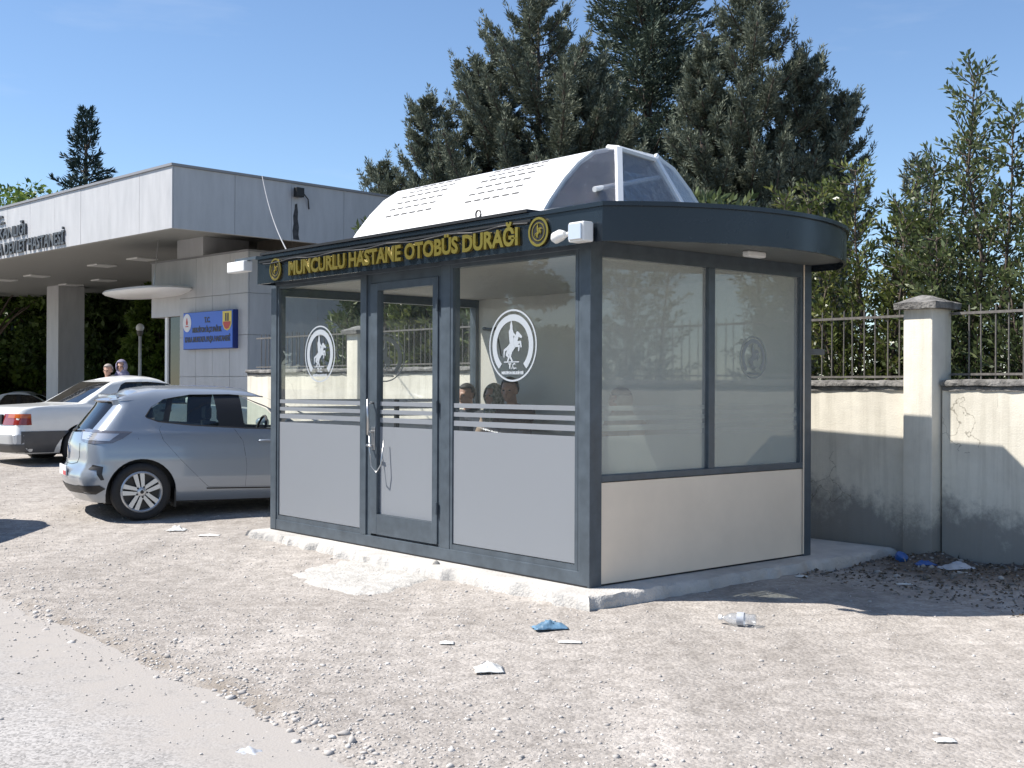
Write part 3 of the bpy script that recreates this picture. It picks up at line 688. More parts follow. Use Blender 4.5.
for gy in (1.42, 2.62):
    mb = MB()
    for r in range(8):
        (px, pz), (tx, tz) = prof_at(0.115+0.036*r)
        nx, nz = -tz, tx
        for c_ in range(6):
            y0 = gy+c_*0.125+0.055*(r % 2)*0.35; y1 = y0+0.085; h = 0.0095
            q = [(px-tx*h, pz-tz*h), (px+tx*h, pz+tz*h)]
            mb.add([(q[0][0]+nx*e, y, q[0][1]+nz*e) for e in (0.004, -0.01) for y in (y0, y1)]+[(q[1][0]+nx*e, y, q[1][1]+nz*e) for e in (0.004, -0.01) for y in (y0, y1)],
                   [(0, 1, 5, 4), (0, 1, 3, 2), (4, 5, 7, 6), (0, 2, 6, 4), (1, 3, 7, 5)])
    mb.build('vent_grille', M['slot_dark'], vt)
# glazed end: arch frame, centre rib, raking rib, sheets of plastic
def arch(name, y0, y1, w, parent=kiosk, m=M['white_paint']):
    cx, cz = 1.36, 2.75
    mb = MB(); inn = [(p[0]+(cx-p[0])*w, p[1]+(cz-p[1])*w) for p in PROF]
    for i in range(len(PROF)-1): mb.prism([PROF[i], PROF[i+1], inn[i+1], inn[i]], lambda p, t: (p[0], y0+(y1-y0)*t, p[1]))
    return mb.build(name, m, parent)
arch('end_frame', 0.94, 1.02, 0.05, vt)
# clear faceted bubble on the right end: three panes between slim white ribs
B0, B1, C0, C1 = Vector((0.86, 0.55, SZ-.04)), Vector((1.10, 0.80, 3.36)), Vector((1.72, 0.55, SZ-.04)), Vector((1.62, 0.87, 3.345))
def bubble_pane(name, left, right):
    mb = MB(); n = len(left); mb.add(list(left)+list(right), [(k, k+1, n+k+1, n+k) for k in range(n-1)])
    o = mb.build(name, M['plastic_sheet'], vt); sd = o.modifiers.new('s', 'SOLIDIFY'); sd.thickness = .004; bake(o, name); return o
def along(a, b, n): return [a.lerp(b, k/(n-1)) for k in range(n)]
fa = [Vector((p[0], 0.96, p[1])) for p in PROF[:6]]; ra = [Vector((p[0], 0.96, p[1])) for p in PROF[:6:-1]]
bubble_pane('bubble_pane', fa, along(B0, B1, len(fa))); bubble_pane('bubble_pane', along(B0, B1, 4), along(C0, C1, 4)); bubble_pane('bubble_pane', along(C0, C1, len(ra)), ra)
bubble_pane('bubble_pane', [fa[-1], Vector((1.36, .96, 3.42)), ra[-1]], [B1, B1.lerp(C1, .5), C1])
for a_, b_ in ((B0, B1), (C0, C1)): MB().tube([a_, b_], .034, 4).build('bubble_rib', M['white_paint'], vt)
MB().tube([fa[-1], B1, C1, ra[-1]], .026, 6).build('bubble_top_rib', M['white_paint'], vt)
MB().tube([(0.75, 0.72, 2.98), (1.75, 0.95, 3.22)], 0.022).build('stay_bar', M['white_paint'], vt)
# gutter strip, cable and eye bolt along the top of the fascia
gt = MB().box(FV-0.03, FV+0.10, 0.42, LEFT-0.1, ZT+0.006, ZT+0.028).box(FV-0.012, FV+0.012, 0.40, LEFT-0.05, ZT-0.062, ZT-0.045); gt.build('gutter_strip', M['black'], kiosk)
pts = [(FV-0.018+0.008*math.sin(i*2.1), 0.42+i*0.16, ZT-0.075+0.010*math.sin(i*1.3)) for i in range(25)]
MB().tube(pts, 0.007).build('light_cable', M['black'], kiosk)
mb = MB(); ring = [(FV+0.02, 1.03+0.03*math.cos(t), ZT+0.06+0.03*math.sin(t)) for t in np.linspace(0, 2*math.pi, 15)]
mb.tube(ring, 0.008); mb.tube([(FV+0.02, 1.03, ZT), (FV+0.02, 1.03, ZT+0.032)], 0.009); mb.build('eye_bolt', M['rail_iron'], kiosk)
# gold lettering: reading direction runs from high u to low u
T = Matrix(((0, 0, -1, FV-0.002), (-1, 0, 0, 0), (0, 1, 0, 0), (0, 0, 0, 1)))
def fascia_text(s, u0, u1, z0, h):
    o = text_mesh('lettering', s, h*1.37, M['gold'], kiosk, extrude=0.012, offset=0.0062, width=u0-u1, mat4=None)
    zs = [v.co.y for v in o.data.vertices]
    o.data.transform(T @ Matrix.Translation((-u0, z0, 0.012)))
    return o
fascia_text('MUNCURLU HASTANE OTOBÜS DURAĞI', 3.77, 0.51, 2.449, 0.127)
for cu_ in (4.03, 0.31):
    d = MB()
    for r0, r1, t, mi in ((0.0, 0.105, 0.012, 1), (0.088, 0.105, 0.018, 0), (0.060, 0.067, 0.016, 0)):
        o_, i_ = ring2d(r0, r1, 0, 2*math.pi, 32)
        for k in range(32):
            q = [o_[k], o_[k+1], i_[k+1], i_[k]] if r0 > 0 else [o_[k], o_[k+1], (0, 0)]
            d.prism([(cu_-p[0], 2.519+p[1]) for p in q], lambda p, e, t=t: (FV-0.001-t*e, p[0], p[1]), mi)
    for q, st in enumerate(HORSE): d.prism([(cu_-p[0]*0.09, 2.519+p[1]*0.09) for p in st], lambda p, e, q=q: (FV-0.010-(0.008+.0002*q)*e, p[0], p[1]), 0)
    d.build('round_emblem', [M['gold'], M['black']], kiosk)
# bracket behind the far corner post
MB().box(KX, KX+0.22, 0.02, 0.06, 1.70, 1.75).build('bracket', A, kiosk)
mb = MB(); mb.tube([(KX-0.1, 4.25, 2.06), (KX-0.12, 4.1, 2.04), (KX-0.16, 3.98, 2.05)], 0.02); mb.tube([(KX-0.16, 3.98, 2.05), (KX-0.15, 3.93, 1.9), (KX-0.14, 3.90, 1.75)], 0.008); mb.build('hanging_wire', M['black'], kiosk)

def flood_lamp(v, u, z, rz, label, arm=0.05):
    t = empty('flood_lamp', K2W(v, u, z), KYAW+rz, label, 'lamp', 'white lamps on the kiosk fascia'); t.scale = (.9, .9, .9)
    MB().box(-0.05, 0.06, -0.105, 0.06, -0.075, 0.075, 0, 0.012).build('housing', M['white_plastic'], t)
    MB().box(-0.066, -0.051, -0.09, 0.045, -0.06, 0.06, 0, 0.004).build('lens', M['lamp_clear'], t)
    MB().tube([(-0.02, 0.06, 0.0), (-0.03, 0.10, -0.01), (-0.05, 0.13, -0.012)], 0.018).build('joint', M['white_plastic'], t, smooth=True)
    MB().tube([(-0.045, 0.10, -0.01), (-0.05, 0.14, -0.012), (-0.055, 0.20, -0.03), (-0.06, 0.225, -0.035)], [0.028, 0.045, 0.045, 0.02], 12).build('sensor', M['white_plastic'], t, smooth=True, angle=40)
    return t
flood_lamp(FV-0.07, -0.155, 2.465, 0.0, 'white square flood lamp with sensor at the right end of the gold lettering')
l2 = empty('flood_lamp', K2W(FV, LEFT+0.30, 2.60), KYAW, 'flat white flood lamp on an arm at the left end of the kiosk fascia', 'lamp', 'white lamps on the kiosk fascia')
MB().box(-0.06, 0.04, -0.13, 0.22, -0.06, 0.045, 0, 0.010).build('housing', M['white_plastic'], l2)
MB().box(-0.02, 0.02, -0.31, 0.12, 0.047, 0.075).build('arm', M['anthracite'], l2)
# cable from the roof of the hospital canopy down to the kiosk

# ------------------------------------------------------------------ bench inside
bench = empty('waiting_bench', K2W(KX-0.3, 2.9, 0.03), KYAW, 'long wooden bench along the back wall inside the kiosk', 'bench')
MB().box(-0.24, 0.20, -1.5, 1.45, 0.44, 0.475, 0, .008).build('seat', M['bench_wood'], bench)
for y in (-1.3, 0.0, 1.25):
    MB().box(-0.20, -0.15, y-.02, y+.02, 0, 0.44).box(0.12, 0.17, y-.02, y+.02, 0, 0.44).box(-0.15, 0.12, y-.02, y+.02, 0.05, 0.09).build('leg', M['rail_iron'], bench)

# ------------------------------------------------------------------ people
def capsule(mb, a, b, ra, rb, n=12):
    a = Vector(a); b = Vector(b); d = b-a
    mb.tube([a+d*t for t in np.linspace(0, 1, 6)], [ra+(rb-ra)*t for t in np.linspace(0, 1, 6)], n)
    mb.ball(a, ra, 12, 8); mb.ball(b, rb, 12, 8)
def remeshed(mb, name, m, parent, vox, sm=6):
    o = mb.build(name, m, parent)
    r = o.modifiers.new('r', 'REMESH'); r.mode = 'VOXEL'; r.voxel_size = vox
    s_ = o.modifiers.new('s', 'SMOOTH'); s_.iterations = sm; s_.factor = 0.5
    bake(o, name)
    o.data.polygons.foreach_set('use_smooth', [True]*len(o.data.polygons))
    o.data.materials.clear(); o.data.materials.append(m)
    return o
def skeleton(pose):
    J = {}
    if pose == 'sit':
        hip = 0.52
        J['pel'] = (0, 0, hip+.03); J['sp'] = (0, -.04, hip+.27); J['ch'] = (0, -.01, hip+.48); J['nk'] = (0, .03, hip+.63); J['hd'] = (0, .065, hip+.765)
        for s in (-1, 1):
            J['hip', s] = (s*.10, 0, hip); J['kn', s] = (s*.14, .44, hip-.02); J['an', s] = (s*.13, .40, .09); J['toe', s] = (s*.15, .56, .045)
            J['sh', s] = (s*.185, -.01, hip+.53); J['el', s] = (s*.235, .10, hip+.27); J['wr', s] = (s*.12, .32, hip+.15)
    else:
        hip = 0.92
        J['pel'] = (0, 0, hip+.04); J['sp'] = (0, -.01, hip+.25); J['ch'] = (0, .01, hip+.45); J['nk'] = (0, .02, hip+.60); J['hd'] = (0, .05, hip+.735)
        for s in (-1, 1):
            J['hip', s] = (s*.09, 0, hip); J['kn', s] = (s*.11, .02+.06*s, .49); J['an', s] = (s*.11, -.02+.10*s, .09); J['toe', s] = (s*.13, .13+.10*s, .04)
            J['sh', s] = (s*.185, 0, hip+.50); J['el', s] = (s*.23, -.03, hip+.20); J['wr', s] = (s*.22, .10, hip-.03)
    return J
def person(loc, rz, pose, label, shirt, trousers, hair='short', hairm='hair_dark', scarf=None, cap=None, scale=1.0, turn=0.0, group=None, bow=0.0):
    t = empty('person', loc, rz, label, 'person', group); t.scale = (scale,)*3
    J = skeleton(pose)
    hd = Vector(J['hd']); hr = Matrix.Rotation(turn, 3, 'Z') @ Matrix.Rotation(-bow, 3, 'X')
    b = MB()
    capsule(b, J['pel'], J['sp'], .125, .125); capsule(b, J['sp'], J['ch'], .125, .145); capsule(b, J['ch'], Vector(J['nk'])+Vector((0, 0, -.03)), .13, .06)
    capsule(b, J['nk'], hd+Vector((0, -.02, -.03)), .054, .052)
    for s in (-1, 1):
        capsule(b, J['ch'], J['sh', s], .09, .062)
        capsule(b, J['sh', s], J['el', s], .052, .04); capsule(b, J['el', s], J['wr', s], .040, .026)
        capsule(b, J['hip', s], J['kn', s], .085, .058); capsule(b, J['kn', s], J['an', s], .056, .038); capsule(b, J['an', s], J['toe', s], .042, .034)
        # hand: palm, four fingers of unequal length, thumb leaving the side
        w = Vector(J['wr', s]); d = (w-Vector(J['el', s])).normalized(); side = d.cross(Vector((0, 0, 1)))
        side = side.normalized() if side.length > .1 else Vector((1, 0, 0))
        nrm = side.cross(d).normalized(); pc = w+d*.055
        capsule(b, w, pc+d*.02, .024, .03)
        for k, L in enumerate((.062, .072, .068, .052)):
            p0 = pc+d*.03+side*(-.027+.018*k); p1 = p0+d*L*.55-nrm*.010; p2 = p1+d*L*.40-nrm*.024
            capsule(b, p0, p1, .0095, .0088, 8); capsule(b, p1, p2, .0088, .0075, 8)
        p0 = w+d*.03+side*(-.026*s); p1 = p0+d*.03+side*(-.028*s)-nrm*.01
        capsule(b, p0, p1, .012, .0095, 8); capsule(b, p1, p1+d*.028-nrm*.012, .0095, .008, 8)
    # head with jaw, nose, brow and ears
    def H(x, y, z): return hd+hr @ Vector((x, y, z))
    def hball(c, r):
        bm = bmesh.new(); bmesh.ops.create_uvsphere(bm, u_segments=18, v_segments=12, radius=1)
        for v in bm.verts: v.co = H(c[0]+v.co.x*r[0], c[1]+v.co.y*r[1], c[2]+v.co.z*r[2])
        b.bm(bm)
    hball((0, -.012, .03), (.077, .096, .092)); hball((0, .022, -.035), (.058, .068, .075)); hball((0, .062, -.088), (.026, .026, .022))
    hball((0, .094, -.012), (.012, .016, .028)); hball((0, .102, -.028), (.017, .014, .012)); hball((0, .078, .022), (.055, .016, .012))
    hball((0, .082, -.058), (.026, .012, .007))
    for s in (-1, 1): hball((s*.078, -.005, -.008), (.010, .020, .032))
    remeshed(b, 'body', M['skin'], t, 0.0085, 3)
    for s in (-1, 1):
        e = MB(); bm = bmesh.new(); bmesh.ops.create_uvsphere(bm, u_segments=8, v_segments=6, radius=.0105)
        for v in bm.verts: v.co = H(s*.031+v.co.x*1.2, .081+v.co.y*.6, .004+v.co.z*.7)
        e.bm(bm); e.build('eye', M['black'], t, smooth=True)
    # shirt
    k = MB(); o = .018
    capsule(k, J['pel'], J['sp'], .135+o, .13+o); capsule(k, J['sp'], J['ch'], .13+o, .148+o); capsule(k, J['ch'], Vector(J['nk'])+Vector((0, 0, -.06)), .135+o, .066)
    for s in (-1, 1):
        capsule(k, J['ch'], J['sh', s], .095+o, .068+o); capsule(k, J['sh', s], J['el', s], .056+o, .044+o)
        el = Vector(J['el', s]); wr = Vector(J['wr', s]); capsule(k, el, el.lerp(wr, .85), .044+o, .032+o*.6)
    remeshed(k, 'shirt', M[shirt], t, 0.014, 4)
    k = MB(); o = .014
    capsule(k, J['pel'], Vector(J['pel'])+Vector((0, 0, .04)), .135+o, .13+o)
    for s in (-1, 1):
        capsule(k, J['hip', s], J['kn', s], .09+o, .062+o); an = Vector(J['an', s]); kn = Vector(J['kn', s]); capsule(k, kn, kn.lerp(an, .92), .062+o, .048+o)
    remeshed(k, 'trousers', M[trousers], t, 0.014, 4)
    for s in (-1, 1):
        k = MB(); capsule(k, J['an', s], J['toe', s], .052, .043); remeshed(k, 'shoe', M['black'], t, 0.012, 3)
    # hair or scarf: a shell over the skull, open at the face
    def shell(name, m, r, c, keep, th=.012):
        bm = bmesh.new(); bmesh.ops.create_uvsphere(bm, u_segments=32, v_segments=24, radius=1)
        bmesh.ops.delete(bm, geom=[v for v in bm.verts if not keep(v.co)], context='VERTS')
        for v in bm.verts:
            n = 1+.05*(fbm(np.array([v.co.x*5+3]), np.array([v.co.z*5+v.co.y*4]), 5, 2)[0]-.4)
            v.co = H(c[0]+v.co.x*r[0]*n, c[1]+v.co.y*r[1]*n, c[2]+v.co.z*r[2]*n)
        mb = MB(); mb.bm(bm); ob = mb.build(name, m, t, smooth=True)
        sd = ob.modifiers.new('s', 'SOLIDIFY'); sd.thickness = th; sd.offset = 1; bake(ob, name); ob.data.polygons.foreach_set('use_smooth', [True]*len(ob.data.polygons))
        return ob
    if scarf:
        shell('headscarf', M[scarf], (.095, .115, .125), (0, -.012, .005), lambda c: not (c.y > .55 and abs(c.x) < .55 and -.75 < c.z < .55), .012)
        mb = MB(); nk = Vector(J['nk']); capsule(mb, nk+Vector((0, 0, -.06)), nk+Vector((0, .02, .07)), .15, .088)
        remeshed(mb, 'scarf_drape', M[scarf], t, .012, 4)
    elif hair == 'short':
        shell('hair', M[hairm], (.083, .103, .098), (0, -.014, .034), lambda c: c.z > (.42 if c.y > .35 else (-.05 if c.y > -.2 else -.62)), .010)
    if cap:
        shell('cap', M[cap], (.092, .112, .104), (0, -.012, .036), lambda c: c.z > .25, .010)
    return t
BV = KX-0.34
def seat_at(u, v=BV): return K2W(v, u, 0.03)
BRZ = KYAW+rad(90)                       # faces the front glass
person(seat_at(4.18), BRZ, 'sit', 'seated person with dark hair behind the emblem free left edge of the right front pane', 'cloth_dark', 'cloth_teal', turn=.2)
person(seat_at(3.69, BV-0.02), BRZ, 'sit', 'seated person in a patterned headscarf beside the dark haired man', 'cloth_tan', 'cloth_dark', scarf='scarf_print', scale=1.0)
person(seat_at(3.36, BV-0.08), BRZ, 'sit', 'seated person with short black hair below the round emblem of the front pane', 'cloth_brown', 'cloth_dark', turn=.5, scale=1.045)
person(seat_at(1.86), BRZ, 'sit', 'seated person in a beige headscarf with dark crown seen through the side window', 'cloth_tan', 'cloth_brown', scarf='scarf_beige', cap='cloth_dark', scale=0.97, turn=-.3)
person((-7.16, 21.0, gz(-7.16, 21.0)), rad(200), 'stand', 'grey haired person standing behind the white saloon car', 'cloth_dark', 'cloth_dark', hairm='hair_grey', scale=0.90, turn=-.4)
person((-6.93, 21.1, gz(-6.93, 21.1)), rad(170), 'stand', 'person in a purple headscarf standing behind the white saloon car', 'cloth_dark', 'cloth_brown', scarf='scarf_purple', scale=0.945, turn=.2)

# ------------------------------------------------------------------ boundary wall, pillars, iron fence
def wall_mat():
    m, nt, out = nodemat('stained_render'); L = nt.links.new
    tc = N(nt, 'ShaderNodeTexCoord'); vec = tc.outputs['Object']
    p = N(nt, 'ShaderNodeBsdfPrincipled', Roughness=0.9); p.inputs['Specular IOR Level'].default_value = 0.2
    n1 = N(nt, 'ShaderNodeTexNoise', Scale=1.6, Detail=6.0, Roughness=0.65); L(vec, n1.inputs['Vector'])
    r1 = N(nt, 'ShaderNodeValToRGB'); L(n1.outputs['Fac'], r1.inputs[0])
    r1.color_ramp.elements[0].position = 0.3; r1.color_ramp.elements[0].color = (0.58, 0.545, 0.465, 1)
    r1.color_ramp.elements[1].position = 0.62; r1.color_ramp.elements[1].color = (0.74, 0.70, 0.60, 1)
    # streaks of dirt running down
    mp = N(nt, 'ShaderNodeMapping'); mp.inputs['Scale'].default_value = (9, 9, 0.5); L(vec, mp.inputs[0])
    n2 = N(nt, 'ShaderNodeTexNoise', Scale=1.0, Detail=5.0, Roughness=0.7); L(mp.outputs[0], n2.inputs['Vector'])
    r2 = N(nt, 'ShaderNodeValToRGB'); L(n2.outputs['Fac'], r2.inputs[0])
    r2.color_ramp.elements[0].position = 0.30; r2.color_ramp.elements[0].color = (0.76, 0.755, 0.735, 1)
    r2.color_ramp.elements[1].position = 0.52; r2.color_ramp.elements[1].color = (1, 1, 1, 1)
    mx = N(nt, 'ShaderNodeMix', data_type='RGBA', blend_type='MULTIPLY'); mx.inputs['Factor'].default_value = 0.8
    L(r1.outputs[0], mx.inputs['A']); L(r2.outputs[0], mx.inputs['B'])
    # damp, dirty foot of the wall with an uneven upper edge
    sp = N(nt, 'ShaderNodeSeparateXYZ'); L(vec, sp.inputs[0])
    n3 = N(nt, 'ShaderNodeTexNoise', Scale=1.5, Detail=7.0, Roughness=0.75); L(vec, n3.inputs['Vector'])
    ad = N(nt, 'ShaderNodeMath', operation='MULTIPLY_ADD'); L(n3.outputs['Fac'], ad.inputs[0]); ad.inputs[1].default_value = -1.5; L(sp.outputs['Z'], ad.inputs[2])
    mr = N(nt, 'ShaderNodeMapRange', interpolation_type='SMOOTHSTEP'); L(ad.outputs[0], mr.inputs[0])
    mr.inputs[1].default_value = -0.60; mr.inputs[2].default_value = -0.22; mr.inputs[3].default_value = 0.85; mr.inputs[4].default_value = 0.0
    mx3 = N(nt, 'ShaderNodeMix', data_type='RGBA'); L(mr.outputs[0], mx3.inputs['Factor']); L(mx.outputs['Result'], mx3.inputs['A']); mx3.inputs['B'].default_value = (0.20, 0.195, 0.185, 1)
    # hairline cracks in the render
    vo = N(nt, 'ShaderNodeTexVoronoi', Scale=2.1, feature='DISTANCE_TO_EDGE'); 
    n4 = N(nt, 'ShaderNodeTexNoise', Scale=5.0, Detail=4.0); L(vec, n4.inputs['Vector'])
    mxv = N(nt, 'ShaderNodeMix', data_type='RGBA'); mxv.inputs['Factor'].default_value = 0.25; L(vec, mxv.inputs['A']); L(n4.outputs['Color'], mxv.inputs['B']); L(mxv.outputs['Result'], vo.inputs['Vector'])
    r4 = N(nt, 'ShaderNodeValToRGB'); L(vo.outputs['Distance'], r4.inputs[0])
    r4.color_ramp.elements[0].position = 0.0; r4.color_ramp.elements[0].color = (0.45, 0.44, 0.42, 1); r4.color_ramp.elements[1].position = 0.007; r4.color_ramp.elements[1].color = (1, 1, 1, 1)
    n5 = N(nt, 'ShaderNodeTexNoise', Scale=0.9); L(vec, n5.inputs['Vector'])
    g5 = N(nt, 'ShaderNodeMath', operation='GREATER_THAN'); L(n5.outputs['Fac'], g5.inputs[0]); g5.inputs[1].default_value = 0.55
    mx4 = N(nt, 'ShaderNodeMix', data_type='RGBA', blend_type='MULTIPLY'); L(g5.outputs[0], mx4.inputs['Factor']); L(mx3.outputs['Result'], mx4.inputs['A']); L(r4.outputs[0], mx4.inputs['B'])
    L(mx4.outputs['Result'], p.inputs['Base Color'])
    b = N(nt, 'ShaderNodeBump', Strength=0.5, Distance=0.012); L(n1.outputs['Fac'], b.inputs['Height'])
    n6 = N(nt, 'ShaderNodeTexNoise', Scale=70.0, Detail=3.0); L(vec, n6.inputs['Vector'])
    b2 = N(nt, 'ShaderNodeBump', Strength=0.35, Distance=0.006); L(n6.outputs['Fac'], b2.inputs['Height']); L(b.outputs[0], b2.inputs['Normal'])
    L(b2.outputs[0], p.inputs['Normal']); L(p.outputs[0], out.inputs[0]); return m
WM = wall_mat()
CAPM = paint('old_concrete', (0.27, 0.26, 0.245), 0.95, col2=(0.075, 0.072, 0.068), scale=9, bump=0.9, bscale=35, detail=8)
WV0, WV1 = 3.70, 3.96
def rough_beam(x0, x1, y0, y1, z0, z1, amp, seed, step=0.06):
    n = max(2, int((y1-y0)/step)); vs = []; fs = []
    for i in range(n+1):
        y = y0+(y1-y0)*i/n
        for k, (x, z) in enumerate(((x0, z0), (x0-.004, z0+(z1-z0)*.5), (x0+.012, z1), ((x0+x1)/2, z1+.006), (x1-.012, z1), (x1, z0))):
            j = (fbm(np.array([y*6.0]), np.array([k*3.1+seed]), seed, 3)[0]-.45)*amp; j2 = (fbm(np.array([y*9.0]), np.array([k*5.3+seed+9]), seed+3, 3)[0]-.45)*amp
            vs.append((x+j, y, z+j2))
    for i in range(n):
        for k in range(6): j = (k+1) % 6; fs.append((i*6+k, i*6+j, i*6+6+j, i*6+6+k))
    fs += [list(range(6)), [n*6+k for k in range(6)]]
    return vs, fs
def wall_seg(u0, u1, zt, label, seed):
    o = empty('boundary_wall', K2W(WV0, u0, 0), KYAW, label, 'wall')
    L = u1-u0
    vs = []; fs = []; n = int(L/0.25)
    MB().box(0, WV1-WV0, 0, L, -0.45, zt-0.065).build('wall', WM, o)
    v_, f_ = rough_beam(-0.035, WV1-WV0+0.03, 0.004, L-0.004, zt-0.05, zt, 0.02, seed)
    m = MB(); m.add(v_, f_); m.build('coping', CAPM, o, smooth=True, angle=50)
    v_, f_ = rough_beam(-0.010, WV1-WV0+0.008, 0.006, L-0.006, zt-0.09, zt-0.045, 0.024, seed+7)
    m = MB(); m.add(v_, f_); m.build('mortar_band', CAPM, o, smooth=True, angle=50)
    return o
def pillar(u, zt, label):
    o = empty('wall_pillar', K2W(WV0-0.13, u, 0), KYAW, label, 'pillar', 'pillars of the boundary wall')
    MB().box(0, 0.33, -0.142, 0.142, -0.45, zt-0.12, 0, 0.02).build('shaft', WM, o, smooth=True, angle=35)
    bm = bmesh.new()
    a, h = 0.200, 0.055
    V_ = [(-.055, -a, 0), (.375, -a, 0), (.375, a, 0), (-.055, a, 0), (-.06, -a-.005, h), (.38, -a-.005, h), (.38, a+.005, h), (-.06, a+.005, h), (.13, -.03, h+.07), (.19, -.03, h+.07), (.19, .03, h+.07), (.13, .03, h+.07)]
    F_ = [(0, 3, 2, 1), (0, 1, 5, 4), (1, 2, 6, 5), (2, 3, 7, 6), (3, 0, 4, 7), (4, 5, 9, 8), (5, 6, 10, 9), (6, 7, 11, 10), (7, 4, 8, 11), (8, 9, 10, 11)]
    vv = [bm.verts.new(p) for p in V_]
    for f in F_: bm.faces.new([vv[i] for i in f])
    bmesh.ops.subdivide_edges(bm, edges=bm.edges[:], cuts=4, use_grid_fill=True)
    for v in bm.verts:
        q = fbm(np.array([v.co.x*13+u*3]), np.array([v.co.y*13+v.co.z*11]), 61, 3)[0]-.45
        v.co += Vector((v.co.x-.16, v.co.y, .35)).normalized()*q*.028; v.co.z += zt-0.125
    m = MB(); m.bm(bm); m.build('cap', CAPM, o, smooth=True, angle=50)
    return o
ZR, ZLW = 1.485, 1.675
wall_seg(-0.274, 3.87, ZR, 'cream rendered boundary wall segment partly hidden behind the kiosk', 1)
wall_seg(4.17, 8.36, ZLW, 'cream boundary wall segment seen through the kiosk door glass', 2)
wall_seg(8.65, 11.85, ZLW, 'cream boundary wall segment ending at the hospital booth', 3)
wall_seg(-4.88, -0.598, ZR+0.004, 'cracked cream boundary wall segment right of the tall pillar', 4)
wall_seg(-9.4, -5.19, ZR, 'cream boundary wall segment beyond the right edge', 5)
pillar(-0.435, 2.235, 'tall cream pillar with rough concrete cap right of the kiosk')
pillar(4.035, 2.29, 'cream pillar behind the far end of the kiosk')
pillar(8.505, 2.29, 'cream pillar with concrete cap seen through the left kiosk pane')
pillar(-5.045, 2.235, 'cream pillar at the right end of the boundary wall')
def railing(u0, u1, z0, z1, label, seed):
    o = empty('iron_railing', K2W(3.85, u0, 0), KYAW, label, 'railing', 'iron railings on the boundary wall')
    rr = random.Random(seed); L = u1-u0
    MB().box(-.015, .015, 0, L, z0+.035, z0+.055).build('rail', M['rail_iron'], o)
    MB().box(-.015, .015, 0, L, z1-.085, z1-.062).build('rail', M['rail_iron'], o)
    n = int(L/0.122); proto = None
    for i in range(n):
        y = 0.06+i*(L-.1)/n
        if proto is None:
            mb = MB(); mb.tube([(0, 0, z0-.02), (0, 0, z1-.02), (0, 0, z1+.005)], [.0075, .0075, .002], 6); proto = b = mb.build('bar', M['rail_iron'], o)
        else:
            b = proto.copy(); COL.objects.link(b)
        b.location = (rr.uniform(-.003, .003), y+rr.uniform(-.006, .006), rr.uniform(-.012, .008)); b.rotation_euler = (rr.uniform(-.006, .006), rr.uniform(-.006, .006), 0)
    return o
railing(-4.9, -0.60, 1.495, 2.145, 'rusty iron railing with leaves poking through right of the tall pillar', 1)
railing(-0.27, 3.90, 1.475, 2.145, 'iron railing between the kiosk and the tall pillar', 2)
railing(4.17, 8.36, 1.675, 2.27, 'iron railing seen through the kiosk door glass', 3)
railing(8.65, 11.8, 1.675, 2.27, 'iron railing left of the emblem on the left kiosk pane', 4)
railing(-9.4, -5.19, 1.495, 2.145, 'iron railing beyond the right edge of the wall', 5)

